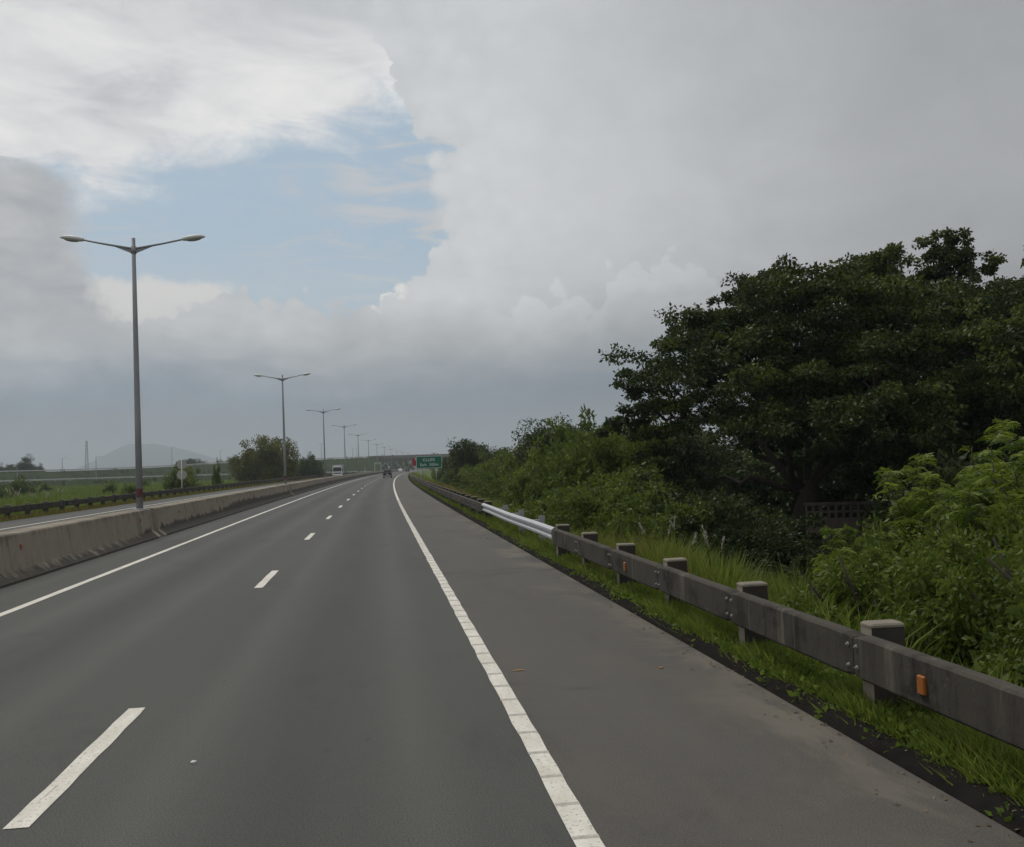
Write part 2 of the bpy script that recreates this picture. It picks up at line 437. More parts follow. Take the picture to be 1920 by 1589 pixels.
def mat_concrete(name, base, dark, streak=0.6, grime=None, lichen=False):
    m, b, o = material(name)
    p = posnode()
    sp = new('ShaderNodeSeparateXYZ'); link(p, sp.inputs[0]); y = S(sp.outputs[1]); z = S(sp.outputs[2])
    mid = noise(p, 2.4, 6, 0.65); fine = noise(p, 28.0, 4, 0.65)
    col = scale_col(mix(mid, base, tuple(c * 0.72 for c in base)), 0.86 + fine * 0.28)
    st = noise(vmap(p, (0.5, 2.6, 0.22)), 1.9, 6, 0.76)
    col = mix(smooth(st, 0.47, 0.74) * streak * smooth(noise(p, 0.45, 3, 0.6), 0.32, 0.62), col, dark)
    col = mix(smooth(noise(p, 0.8, 5, 0.65), 0.52, 0.66) * streak * 0.6, col, dark)
    if lichen:
        col = mix(smooth(noise(vmap(p, (1, 1, 1), (7, 3, 1)), 1.5, 6, 0.7), 0.50, 0.62) * 0.75, col, dark)
        col = mix(smooth(noise(p, 5.5, 5, 0.7), 0.60, 0.70) * 0.5, col, (0.15, 0.138, 0.112))
        col = mix(smooth(noise(vmap(p, (2.6, 2.6, 0.2), (5, 1, 0)), 1.3, 5, 0.7), 0.56, 0.70) * 0.6, col, (0.165, 0.150, 0.120))
        col = mix(smooth(z, 0.69, 0.72) * 0.4, col, (0.08, 0.072, 0.060))
    if grime:
        # black algae rising from the foot with a ragged upper edge, higher further along the wall
        lev = curve(y, [(0, 0.20), (30, 0.20), (36, 0.42), (46, 0.40), (56, 0.62), (75, 0.50), (130, 0.55), (300, 0.55)], (0, 300), (0, 1)) 
        rag = (noise(vmap(p, (0.4, 1.0, 0.25)), 1.6, 6, 0.7) - 0.5) * 0.85
        g = smooth(lev + rag - z, -0.02, 0.10)
        col = mix(g * 0.88, col, grime)
        drip = smooth(z + (st - 0.5) * 1.5, 0.80, 1.06)
        col = mix(drip * 0.55 * smooth(noise(p, 0.35, 3, 0.6), 0.40, 0.60), col, tuple(c * 1.25 for c in grime))
        foot = smooth(z, 0.25, 0.22)
        col = mix(foot * 0.6 * smooth(mid, 0.35, 0.6), col, (0.07, 0.066, 0.058))
    link(col, b.inputs['Base Color']); setin(b, 'Roughness', 0.92); setin(b, 'Specular IOR Level', 0.2)
    bump(b, fine * 0.5 + mid, 0.35, 0.02)
    return m
M['barrier'] = mat_concrete('barrier_concrete', (0.345, 0.302, 0.238), (0.095, 0.080, 0.062), 0.62, (0.060, 0.054, 0.046))
M['rail_concrete'] = mat_concrete('rail_concrete', (0.074, 0.067, 0.055), (0.017, 0.015, 0.013), 0.95, lichen=True)
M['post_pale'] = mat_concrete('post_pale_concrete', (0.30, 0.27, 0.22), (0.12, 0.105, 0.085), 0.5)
M['bolt'] = plain('pale_bolt', (0.20, 0.195, 0.18), 0.7, 0, 0.3, 30)
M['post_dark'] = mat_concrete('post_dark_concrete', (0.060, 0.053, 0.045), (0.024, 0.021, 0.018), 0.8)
M['cap'] = mat_concrete('cap_concrete', (0.27, 0.24, 0.19), (0.09, 0.078, 0.06), 0.7)
M['bridge'] = mat_concrete('bridge_concrete', (0.24, 0.22, 0.20), (0.10, 0.092, 0.082), 0.5)
M['reflector'] = plain('orange_reflector', (0.33, 0.08, 0.03), 0.4, vary=0.2, scale=30)
M['amber'] = plain('amber_reflector', (0.30, 0.095, 0.012), 0.4, vary=0.2, scale=30)
M['galv'] = plain('galvanised_steel', (0.42, 0.43, 0.45), 0.42, 0.55, 0.12, 4)
M['wbeam'] = plain('new_galvanised_beam', (0.46, 0.47, 0.49), 0.52, 0.45, 0.22, 5)
M['lamp_pole'] = plain('lamp_pole_steel', (0.27, 0.275, 0.29), 0.55, 0.2, 0.18, 2)
M['lamp_head'] = plain('lamp_head_grey', (0.62, 0.63, 0.61), 0.5, 0.0, 0.08, 4)
M['lamp_lens'] = plain('lamp_lens', (0.30, 0.30, 0.28), 0.25, 0.0, 0.1, 4)
M['red_band'] = plain('faded_red_band', (0.11, 0.035, 0.032), 0.7, 0, 0.25, 6)
M['dark_paint'] = plain('black_car_paint', (0.012, 0.012, 0.014), 0.25, 0, 0.1, 3)
M['white_paint'] = plain('white_car_paint', (0.72, 0.72, 0.70), 0.35, 0, 0.06, 3)
M['glass'] = plain('vehicle_glass', (0.02, 0.022, 0.025), 0.12, 0, 0.1, 3)
M['tyre'] = plain('tyre_rubber', (0.018, 0.018, 0.018), 0.85, 0, 0.2, 9)
M['rim'] = plain('wheel_rim', (0.35, 0.35, 0.36), 0.4, 0.5, 0.1, 9)
M['tail'] = plain('tail_lamp_red', (0.14, 0.008, 0.008), 0.25, 0, 0.1, 9)
M['clear_lamp'] = plain('head_lamp_clear', (0.65, 0.65, 0.62), 0.2, 0, 0.1, 9)
M['plate'] = plain('plate_white', (0.62, 0.62, 0.60), 0.5, 0, 0.1, 9)
M['cargo'] = plain('cargo_body', (0.30, 0.31, 0.33), 0.6, 0, 0.15, 1)
M['sign_green'] = plain('sign_green', (0.004, 0.135, 0.085), 0.45, 0, 0.12, 1.5)
M['sign_white'] = plain('sign_white', (0.60, 0.66, 0.62), 0.5, 0, 0.06, 2)
M['sign_red'] = plain('sign_red', (0.30, 0.012, 0.025), 0.5, 0, 0.12, 1.5)
M['sign_back'] = plain('sign_back_grey', (0.36, 0.36, 0.34), 0.6, 0.1, 0.12, 2)
M['white_post'] = plain('white_painted_post', (0.66, 0.66, 0.63), 0.6, 0, 0.1, 2)
M['pale_metal'] = plain('pale_metal_rail', (0.50, 0.50, 0.48), 0.6, 0.1, 0.12, 0.5)
def mat_bark():
    m, b, o = material('bark')
    p = new('ShaderNodeTexCoord').outputs['Object']
    n = noise(vmap(p, (4, 4, 1)), 3.0, 5, 0.7)
    link(mix(n, (0.022, 0.017, 0.012), (0.075, 0.060, 0.045)), b.inputs['Base Color']); setin(b, 'Roughness', 0.95)
    bump(b, n, 0.8, 0.03)
    return m
M['bark'] = mat_bark()
def mat_leaf(name, a, bcol, c, trans=0.35, rough=0.5):
    m = bpy.data.materials.new(name); m.use_nodes = True
    S.nt = m.node_tree; S.nt.nodes.clear()
    out = new('ShaderNodeOutputMaterial')
    at = new('ShaderNodeAttribute', attribute_name='tint', attribute_type='GEOMETRY')
    t = S(at.outputs['Fac'])
    col = ramp(t, [(0.0, a), (0.5, bcol), (1.0, c)])
    b = new('ShaderNodeBsdfPrincipled'); link(col, b.inputs['Base Color']); setin(b, 'Roughness', rough); setin(b, 'Specular IOR Level', 0.25)
    tr = new('ShaderNodeBsdfTranslucent'); link(scale_col(col, 1.25), tr.inputs['Color'])
    mx = new('ShaderNodeMixShader'); mx.inputs[0].default_value = trans
    link(b.outputs[0], mx.inputs[1]); link(tr.outputs[0], mx.inputs[2]); link(mx.outputs[0], out.inputs['Surface'])
    return m
M['leaf_rain'] = mat_leaf('rain_tree_leaf', (0.014, 0.027, 0.007), (0.036, 0.056, 0.011), (0.135, 0.150, 0.022), 0.32)
M['leaf_leuc'] = mat_leaf('feathery_leaf', (0.024, 0.045, 0.007), (0.088, 0.140, 0.016), (0.250, 0.305, 0.044), 0.42)
M['leaf_shrub'] = mat_leaf('shrub_leaf', (0.034, 0.060, 0.010), (0.092, 0.132, 0.019), (0.185, 0.210, 0.034), 0.38)
M['leaf_weed'] = mat_leaf('weed_leaf', (0.055, 0.100, 0.013), (0.125, 0.190, 0.026), (0.215, 0.265, 0.052), 0.42)
M['leaf_dark'] = mat_leaf('dark_tree_leaf', (0.022, 0.036, 0.012), (0.046, 0.068, 0.018), (0.085, 0.106, 0.026), 0.32)
M['leaf_shade'] = mat_leaf('undergrowth_leaf_painted_shade', (0.012, 0.022, 0.006), (0.028, 0.044, 0.010), (0.062, 0.080, 0.018), 0.30)  # canopy shade put into the leaf colour of the undergrowth shrubs
M['leaf_olive'] = mat_leaf('olive_tree_leaf', (0.042, 0.052, 0.010), (0.115, 0.120, 0.022), (0.205, 0.195, 0.038), 0.40)
M['grass'] = mat_leaf('grass_blade', (0.070, 0.108, 0.014), (0.140, 0.190, 0.026), (0.250, 0.270, 0.062), 0.42, 0.6)
M['grass_dry'] = mat_leaf('dry_grass_blade', (0.075, 0.080, 0.016), (0.155, 0.140, 0.036), (0.250, 0.195, 0.062), 0.40, 0.7)
M['grass_field'] = mat_leaf('field_grass_blade', (0.065, 0.105, 0.016), (0.115, 0.165, 0.028), (0.180, 0.210, 0.050), 0.40, 0.7)
M['plume'] = mat_leaf('reed_plume', (0.30, 0.28, 0.22), (0.42, 0.40, 0.33), (0.52, 0.50, 0.42), 0.40, 0.8)
M['litter'] = mat_leaf('dry_litter', (0.050, 0.036, 0.022), (0.120, 0.085, 0.045), (0.240, 0.190, 0.110), 0.1, 0.9)
M['mountain'] = plain('mountain_forest', (0.060, 0.095, 0.085), 0.95, 0, 0.35, 0.01, 0.1)
M['far_road'] = plain('far_asphalt', (0.105, 0.10, 0.095), 0.85, 0, 0.2, 0.2)
M['block'] = mat_concrete('block_wall_concrete', (0.16, 0.135, 0.115), (0.05, 0.043, 0.038), 0.6)

# ------------------------------------------------------------------ ground, roads and markings
def build_ground():
    xs = [-7000, -4000, -2000, -1000, -500, -250, -150, -100, -75, -60, -50, -42, -36, -31, -27, -25, -23.5, -22.2, -21.2, -20.2, -19.45, -18.5, -13, -8.3, -3, 3.2, 3.65, 4.0, 4.6, 5.3, 6.2, 7.5, 9.0, 11, 14, 18, 23, 30, 40, 60, 100, 180, 350, 700, 1500, 3000, 7000]
    ys = [-380, -150, -60, -20] + list(range(-10, 120, 5)) + list(range(120, 400, 10)) + [420, 450, 480, 510, 540, 570, 600, 640, 680, 720, 800, 900, 1100, 1400, 2000, 3000, 4500, 6000, 8200]
    rnd = random.Random(3)
    V = []
    for y in ys:
        for x in xs:
            z = gz(x, y)
            if x < -22 or x > 5: z += (rnd.random() - 0.5) * (0.16 if abs(x) < 60 else 0.3)
            V.append((x + off(y), y, z))
    n = len(xs); F = []
    for k in range(len(ys) - 1):
        for i in range(n - 1): a = k * n + i; F.append((a, a + 1, a + n + 1, a + n))
    me = bpy.data.meshes.new('ground'); me.from_pydata(V, [], F); me.materials.append(M['ground'])
    me.polygons.foreach_set('use_smooth', [True] * len(F)); me.update()
    tag(link_obj('ground', me), kind='structure')
build_ground()
YS = [-14, 0] + list(range(10, 120, 6)) + list(range(120, 720, 12)) + [760, 820, 900]
X_L, X_D, X_R = -6.19, -2.333, 1.15
carriageway = tag(strip('carriageway', -8.0, 1.10, 0.0, YS, M['asphalt'], nx=3), kind='structure')
shoulder = tag(strip('road_shoulder', 1.10, 3.62, 0.0, YS, M['shoulder'], nx=3), kind='structure')
opposite = tag(strip('opposite_carriageway', -19.5, -8.6, 0.0, YS, M['asphalt'], nx=3), kind='structure')
YS_L = [-14] + [i * 1.0 for i in range(0, 118)] + list(range(118, 720, 12))
left_line = strip('edge_line', X_L - 0.08, X_L + 0.08, 0.005, YS_L, M['paint'], carriageway)
YS_N = [-14] + [i * 0.4 for i in range(0, 295)] + [118] + list(range(120, 720, 12))
right_line = strip('edge_line', X_R - 0.08, X_R + 0.08, 0.005, YS_N, M['paint'], carriageway)
strip('edge_line', -16.75, -16.59, 0.005, YS, M['paint'], opposite)
strip('edge_line', -10.1, -9.94, 0.005, YS, M['paint'], opposite)
DASH = []
for k in range(-1, 34):
    y = 6.43 + 12.0 * k
    DASH.append(strip('lane_dash', X_D - 0.08, X_D + 0.08, 0.005, [y + 0.25 * q for q in range(13)] if k < 5 else [y, y + 3.0], M['paint'], carriageway))
for k in range(2, 40):
    y = 2.0 + 12.0 * k
    strip('lane_dash', -13.4, -13.24, 0.005, [y, y + 3.0], M['paint'], opposite)
# raised rumble ribs across the right-hand line
_mb = MB()
_mb.add([(-0.08, -0.022, 0), (0.08, -0.022, 0), (0.08, 0.022, 0), (-0.08, 0.022, 0), (-0.075, -0.008, 0.010), (0.075, -0.008, 0.010), (0.075, 0.008, 0.010), (-0.075, 0.008, 0.010)],
        [(4, 5, 6, 7), (0, 1, 5, 4), (1, 2, 6, 5), (2, 3, 7, 6), (3, 0, 4, 7)])
_rib = _mb.mesh('rib', M['rib'])
for k in range(110):
    y = 3.3 + 0.55 * k
    o = link_obj('rib', _rib, right_line, road_pt(X_R, y, 0.0055), -heading(y))
# tar kerb along the verge
def ragged(o, amp, seed):
    rnd = random.Random(seed)
    for v in o.data.vertices: v.co.x += (rnd.random() - .5) * amp
def build_kerb():
    rnd = random.Random(8); V = []; prof = [(3.57, 0.003), (3.61, 0.03), (3.68, 0.06), (3.82, 0.055), (3.95, 0.01)]
    ys = [-10 + 0.7 * i for i in range(120)] + [75 + 1.4 * i for i in range(130)]
    for y in ys:
        w = (rnd.random() - 0.5) * 0.09; h = 0.7 + rnd.random() * 0.6
        for i, (x, z) in enumerate(prof):
            V.append(road_pt(x + (w if i else 0), y, z * (h if i else 1)))
    n = len(prof); F = [(k * n + i, k * n + i + 1, (k + 1) * n + i + 1, (k + 1) * n + i) for k in range(len(ys) - 1) for i in range(n - 1)]
    me = bpy.data.meshes.new('kerb'); me.from_pydata(V, [], F); me.materials.append(M['kerb'])
    me.polygons.foreach_set('use_smooth', [True] * len(F)); me.update()
    tag(link_obj('tar_kerb', me), kind='structure')
build_kerb()
ragged(right_line, 0.016, 1); ragged(left_line, 0.014, 2)
for k_, d_ in enumerate(DASH[:6]): ragged(d_, 0.012, 3 + k_)

# ------------------------------------------------------------------ median barrier, one length between each pair of lamps
BX = -8.33
LAMP_Y0, LAMP_S, N_LAMP = 34.44, 49.44, 12
def build_barrier(y0, y1, label, detail):
    half = [(0.66, 0.0), (0.66, 0.05), (0.43, 0.24), (0.385, 0.50), (0.315, 0.985), (0.29, 1.016)]
    prof = [(-x, z) for x, z in half] + [(x, z) for x, z in reversed(half)]
    n = max(2, int((y1 - y0) / 6) + 1); rings = []
    for k in range(n + 1):
        y = y0 + (y1 - y0) * k / n
        rings.append([road_pt(BX + x, y, z) for x, z in prof])
    mb = MB(); mb.loft(rings)
    o = mb.build('median_barrier', M['barrier'])
    tag(o, label, 'barrier', 'median barrier lengths')
    if detail:
        for ya, yb in ((y0 - 0.004, y0 + 0.36), (y1 - 0.36, y1 + 0.004)):
            e = MB(); e.loft([[road_pt(BX + x + (0.006 if x > 0 else -0.006), y, z + (0.005 if z > 0.5 else 0.0)) for x, z in prof] for y in (ya, yb)])
            e.build('end_block', M['post_pale'], o)
    yy = y0 + 4.0
    while yy < y1 - 1 and detail:
        r = MB(); fx = BX + 0.358
        r.bevbox(-0.01, 0.022, -0.055, 0.055, -0.06, 0.06, 0.008)
        r.build('reflector', M['reflector'], o, road_pt(fx, yy, 0.70), -heading(yy))
        yy += 10.6
    return o
GAP = 0.34
NTH = ['first', 'second', 'third', 'fourth', 'fifth', 'sixth', 'seventh', 'eighth', 'ninth', 'tenth', 'eleventh', 'twelfth', 'thirteenth']
_bl = ['tan streaked concrete median barrier nearest the camera, left of the nearest lamp post',
       'black-stained concrete median barrier between the nearest and the second lamp post',
       'stained concrete median barrier between the second and the third lamp post',
       'dark concrete median barrier between the third and the fourth lamp post']
for i in range(-1, N_LAMP - 1):
    y0 = LAMP_Y0 + LAMP_S * i + (0.50 if i >= 0 else 12); y1 = LAMP_Y0 + LAMP_S * (i + 1) + 0.30
    k = i + 1
    build_barrier(y0 + GAP / 2, y1 - GAP / 2, _bl[k] if k < 4 else f'far concrete median barrier between the {NTH[k - 1]} and the {NTH[k]} lamp post', k < 3)

# ------------------------------------------------------------------ double-armed street lamps on the median
def build_lamp():
    root = empty('street_lamp')
    zb, zt = 1.016, 10.62
    mb = MB(); rs = 10
    mb.tube([(0, 0, zb + 0.02), (0, 0, zb + 3.0), (0, 0, zb + 6.5), (0, 0, zt)], [0.118, 0.103, 0.083, 0.062], 14)
    mb.build('pole', M['lamp_pole'], root, smooth_shade=True)
    b = MB(); b.bevbox(-0.19, 0.19, -0.2, 0.2, zb - 0.01, zb + 0.03, 0.01); b.build('base_plate', M['galv'], root)
    r = MB(); r.tube([(0, 0, zb + 0.42), (0, 0, zb + 0.72)], [0.1195, 0.1182], 14, cap=False); r.build('painted_band', M['red_band'], root, smooth_shade=True)
    za = zt - 0.40
    c = MB(); c.tube([(0, 0, za - 0.16), (0, 0, za + 0.10)], [0.092, 0.092], 14); c.build('collar', M['lamp_pole'], root, smooth_shade=True)
    for s in (-1, 1):
        a = MB(); a.tube([(0.04 * s, 0, za + 0.02), (1.0 * s, 0, za + 0.20), (1.76 * s, 0, za + 0.36)], [0.042, 0.036, 0.030], 8)
        a.build('arm', M['lamp_pole'], root, smooth_shade=True)
        g = MB(); t = 0.012
        pts = [(0.06 * s, za - 0.15), (0.06 * s, za + 0.01), (0.62 * s, za + 0.115), (0.62 * s, za + 0.09)]
        g.loft([[(x, -t, z) for x, z in pts], [(x, t, z) for x, z in pts]]); g.build('gusset', M['lamp_pole'], root)
        # cobra head: lofted oval sections along x
        h = MB(); rings = []
        for u, w, hu, hd in ((0.0, 0.055, 0.05, 0.05), (0.06, 0.09, 0.065, 0.07), (0.22, 0.155, 0.10, 0.085), (0.45, 0.175, 0.12, 0.075), (0.65, 0.13, 0.095, 0.05), (0.77, 0.06, 0.05, 0.025), (0.80, 0.02, 0.02, 0.012)):
            x = (1.66 + u) * s; zc = za + 0.355 + 0.10 * u
            ring = []
            for k in range(12):
                q = 2 * math.pi * k / 12
                ring.append((x, w * math.cos(q), zc + (hu if math.sin(q) > 0 else hd) * math.sin(q)))
            rings.append(ring)
        h.loft(rings); hd_ = h.build('lamp_head', M['lamp_head'], root, smooth_shade=True)
        l = MB(); rings = []
        for u, w, d in ((0.16, 0.05, 0.02), (0.24, 0.11, 0.05), (0.42, 0.13, 0.06), (0.58, 0.09, 0.04), (0.66, 0.03, 0.01)):
            x = (1.66 + u) * s; zc = za + 0.355 + 0.10 * u - 0.055
            rings.append([(x, w * math.cos(2 * math.pi * k / 10), zc + (0.008 if math.sin(2 * math.pi * k / 10) > 0 else d) * math.sin(2 * math.pi * k / 10)) for k in range(10)])
        l.loft(rings); l.build('lens', M['lamp_lens'], hd_, smooth_shade=True)
    register(root)
    return root
lamp0 = build_lamp()
_ord = ['nearest and tallest-looking grey street lamp with two arms, on the median barrier', 'second two-armed street lamp from the camera on the median barrier', 'third two-armed street lamp from the camera on the median barrier',
        'fourth two-armed street lamp from the camera on the median barrier', 'fifth two-armed street lamp from the camera on the median', 'sixth two-armed street lamp from the camera on the median']
for i in range(N_LAMP):
    o = lamp0 if i == 0 else copy_tree(lamp0)
    y = LAMP_Y0 + LAMP_S * i
    o.location = road_pt(BX, y); o.rotation_euler = (0, rad(-0.5), -heading(y))
    tag(o, _ord[i] if i < 6 else f'tiny far street lamp, {NTH[i]} from the camera on the median', 'street lamp', 'street lamps along the median')

# ------------------------------------------------------------------ concrete guardrails: posts, caps, rail panels
def post_mesh():
    mb = MB()
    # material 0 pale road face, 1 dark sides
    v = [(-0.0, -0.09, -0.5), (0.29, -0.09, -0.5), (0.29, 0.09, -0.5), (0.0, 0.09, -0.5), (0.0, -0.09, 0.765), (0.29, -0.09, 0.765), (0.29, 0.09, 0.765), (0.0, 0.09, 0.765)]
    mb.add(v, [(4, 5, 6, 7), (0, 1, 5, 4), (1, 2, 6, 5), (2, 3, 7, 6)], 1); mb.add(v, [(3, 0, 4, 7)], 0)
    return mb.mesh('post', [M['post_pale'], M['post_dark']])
def cap_mesh():
    mb = MB(); mb.bevbox(-0.006, 0.296, -0.096, 0.096, 0.765, 0.797, 0.014)
    return mb.mesh('cap', M['cap'])
def rail_mesh(length):
    mb = MB(); L = length / 2 - 0.008; n = 22; rings = []
    rnd = random.Random(4)
    for k in range(n + 1):
        y = -L + 2 * L * k / n; j = (rnd.random() - .5) * 0.005
        e = 0.020 if k in (0, n) else 0.0; f = (rnd.random() - .5) * 0.003
        rings.append([(-0.13 + f + e * .5, y, 0.382 - j + e), (-0.112, y, 0.36 - j + e), (-0.012, y, 0.36), (-0.002, y, 0.372), (-0.002, y, 0.70), (-0.014, y, 0.715 + j - e), (-0.108, y, 0.715 + j - e), (-0.13 + f + e * .5, y, 0.694 + j - e)])
    mb.loft(rings); return mb.mesh('rail', M['rail_concrete'])
_post, _cap = post_mesh(), cap_mesh()
_bm = MB()
_bm.loft([[(0.0 - 0.012 * k, 0.022 * (1 - 0.35 * k) * math.cos(q * math.pi / 4), 0.022 * (1 - 0.35 * k) * math.sin(q * math.pi / 4)) for q in range(8)] for k in range(3)])
_bolt = _bm.mesh('bolt', M['bolt'])
_rm = MB(); _rm.bevbox(-0.02, 0.012, -0.045, 0.045, -0.065, 0.065, 0.008)
_amber = _rm.mesh('reflector', M['amber'])
def build_guardrail(label, x, y0, n, pitch, side, bolts_to=0, refl=()):
    """posts stand at y0 + i*pitch; side=+1: road lies to the left (-x) of the rail"""
    B = Vector(road_pt(x, y0)); root = empty('concrete_guardrail', B)
    rp = lambda *a: Vector(road_pt(*a)) - B
    tag(root, label, 'guardrail', 'concrete guardrails')
    rmesh = rail_mesh(pitch)
    for i in range(n):
        y = y0 + i * pitch; r = -heading(y) + (0 if side > 0 else math.pi)
        rnd = random.Random(i * 7 + int(x * 10)); tilt = (rnd.random() - .5) * 0.03
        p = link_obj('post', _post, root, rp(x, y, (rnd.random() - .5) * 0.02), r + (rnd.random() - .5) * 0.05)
        p.rotation_euler[1] = tilt
        link_obj('cap', _cap, p)
        if i < n - 1:
            ym = y + pitch / 2
            ra = link_obj('rail', rmesh, root, rp(x, ym, (rnd.random() - .5) * 0.012), -heading(ym) + (0 if side > 0 else math.pi) + (rnd.random() - .5) * 0.006)
            if i < bolts_to:
                for yy in (-pitch / 2 + 0.07, pitch / 2 - 0.07):
                    for zz in (0.45, 0.62): link_obj('bolt', _bolt, ra, (-0.129, yy, zz))
            if i in refl: link_obj('reflector', _amber, ra, (-0.135, 0.35, 0.53))
    return root
GRX = 3.96
build_guardrail('weathered concrete guardrail beside the near right shoulder, with posts and amber reflector', GRX, 21.02 - 2.735 * 7, 8, 2.735, 1, 8, (1, 4))
build_guardrail('dark concrete guardrail curving away beyond the steel section on the right', GRX, 35.75, 74, 2.735, 1, 6, (3, 9, 15))
build_guardrail('concrete guardrail across the opposite carriageway in front of the green field', -20.35, 26.0, 112, 2.95, -1)

# ------------------------------------------------------------------ galvanised repair section
def build_wbeam():
    root = empty('steel_guardrail')
    tag(root, 'shiny galvanised steel beam guardrail filling the gap between concrete guardrails', 'guardrail')
    y0, y1 = 21.05, 35.85
    prof = [(0.0, -0.155), (-0.03, -0.150), (-0.082, -0.105), (-0.082, -0.055), (-0.012, -0.018), (-0.012, 0.018), (-0.082, 0.055), (-0.082, 0.105), (-0.03, 0.150), (0.0, 0.155)]
    n = 24; rings = []
    for k in range(n + 1):
        t = k / n; y = y0 + (y1 - y0) * t; sag = -0.02 * math.sin(math.pi * t) + (0.008 * math.sin(t * 9)); bow = 0.03 * math.sin(math.pi * t)
        front = [road_pt(GRX - 0.03 + bow + px, y, 0.57 + sag + pz) for px, pz in prof]
        back = [road_pt(GRX - 0.03 + bow + px + 0.004, y, 0.57 + sag + pz) for px, pz in reversed(prof)]
        rings.append(front + back)
    mb = MB(); mb.loft(rings); mb.build('beam', M['wbeam'], root, smooth_shade=False)
    for y in (24.7, 28.3, 31.9):
        p = MB(); t = 0.006
        for bx in ((-0.055, 0.055, -0.075, -0.075 + t), (-0.055, 0.055, 0.075 - t, 0.075)): p.box(*bx, -0.4, 0.80)
        p.box(-0.003, 0.003, -0.0685, 0.0685, -0.4, 0.80)
        q = p.build('post', M['galv'], root, road_pt(GRX + 0.30, y), rad(90))
        s = MB(); s.box(-0.03, 0.22, -0.05, 0.05, 0.42, 0.70); s.build('spacer_block', M['galv'], root, road_pt(GRX + 0.02, y))
    e = MB(); e.box(-0.09, -0.084, -0.10, 0.10, -0.06, 0.06); e.build('red_marker', M['red_band'], root, road_pt(GRX - 0.03, 35.5, 0.55))
build_wbeam()

# ------------------------------------------------------------------ signs
def text_mesh(name, body, size, mat):
    cu = bpy.data.curves.new('t', 'FONT'); cu.body = body; cu.size = size; cu.align_x = 'CENTER'; cu.align_y = 'CENTER'; cu.extrude = 0.006; cu.offset = size * 0.022; cu.space_character = 1.12
    o = bpy.data.objects.new('t', cu); COL.objects.link(o)
    me = bpy.data.meshes.new_from_object(o.evaluated_get(bpy.context.evaluated_depsgraph_get()))
    bpy.data.objects.remove(o); bpy.data.curves.remove(cu)
    me.name = name; me.materials.clear(); me.materials.append(mat)
    return me
def rrect(w, h, r, y, n=5):
    pts = []
    for cx, cz, a0 in ((w / 2 - r, h / 2 - r, 0), (-w / 2 + r, h / 2 - r, 90), (-w / 2 + r, -h / 2 + r, 180), (w / 2 - r, -h / 2 + r, 270)):
        for k in range(n): q = rad(a0 + 90 * k / (n - 1)); pts.append((cx + r * math.cos(q), y, cz + r * math.sin(q)))
    return pts
def build_sign(name, label, loc, w, h, zc, lines, board, ink, border, posts, rotz=0.0, post_r=0.07, post_x=None, base=-1.4):
    root = empty(name, loc, rotz); tag(root, label, 'sign')
    b = MB(); b.loft([rrect(w, h, 0.10, -0.02), rrect(w, h, 0.10, 0.02)])
    bo = b.build('board', board, root, (0, 0, zc))
    if border:
        fr = MB(); o = rrect(w - 0.03, h - 0.03, 0.09, -0.026); i = rrect(w - 0.03 - 2 * border, h - 0.03 - 2 * border, 0.05, -0.026); n = len(o)
        fr.add(o + i, [(k, (k + 1) % n, n + (k + 1) % n, n + k) for k in range(n)])
        fr.build('border', ink, bo)
    for body, size, x, z in lines:
        t = link_obj('lettering', text_mesh('lettering', body, size, ink), bo, (x, -0.030, z)); t.rotation_euler = (rad(90), 0, 0)
    for px in (post_x or [-w * 0.27, w * 0.27]):
        p = MB(); p.tube([(px, 0.09, base), (px, 0.09, zc + h / 2 - 0.1)], post_r, 10); p.build('post', M['galv'], root, smooth_shade=True)
    return root
# green exit sign beyond the verge on the right
build_sign('exit_sign', 'green exit sign with white lettering beside the right verge, in front of red sign', (6.55, 124.0, 0.0), 3.42, 1.62, 2.72,
           [('CLLEX', 0.52, -0.03, 0.30), ('Exit  500m', 0.50, 0.03, -0.34)], M['sign_green'], M['sign_white'], 0.055, 2, rotz=rad(2), post_x=[-1.1, 0.95])
build_sign('speed_sign', 'red sign with white lettering half hidden behind the green exit sign', (7.40, 172.0, 0.0), 2.9, 1.55, 3.05,
           [('REDUCE', 0.46, 0, 0.46), ('SPEED', 0.46, 0, 0.0), ('NOW', 0.46, 0, -0.46)], M['sign_red'], M['sign_white'], 0.03, 2, rotz=rad(1))
# two round signs seen from behind, across the road
def build_round_sign():
    root = empty('round_road_sign', (-20.85, 104.0, 0.0), rad(6)); tag(root, 'white post carrying two round road signs seen from behind, beside the far guardrail', 'sign')
    p = MB(); p.tube([(0, -0.05, -0.4), (0, -0.05, 3.80)], 0.045, 10); p.build('post', M['white_post'], root, smooth_shade=True)
    for z in (3.22, 2.10):
        d = MB(); d.disc_y(0, 0.0, z, 0.51, 0.03, 28); d.build('sign_disc', M['sign_back'], root)
build_round_sign()

# ------------------------------------------------------------------ vehicles
def wheel(root, x, y, r, w, tyre_name='wheel'):
    t = MB(); n = 18
    for (a, b) in ((1.0, 1.0),):
        rings = []
        for xx, rr in ((-w / 2, r * 0.62), (-w / 2, r * 0.93), (-w / 2 + 0.03, r), (w / 2 - 0.03, r), (w / 2, r * 0.93), (w / 2, r * 0.62)):
            rings.append([(x + xx, y + rr * math.cos(2 * math.pi * k / n), r + rr * math.sin(2 * math.pi * k / n)) for k in range(n)])
        t.loft(rings, cap=False)
    wh = t.build('wheel', M['tyre'], root)
    m = MB(); rings = []
    for xx, rr in ((-w / 2 + 0.02, r * 0.64), (0, r * 0.5), (w / 2 - 0.02, r * 0.64)):
        rings.append([(x + xx, y + rr * math.cos(2 * math.pi * k / n), r + rr * math.sin(2 * math.pi * k / n)) for k in range(n)])
    m.loft(rings); m.build('rim', M['rim'], wh)
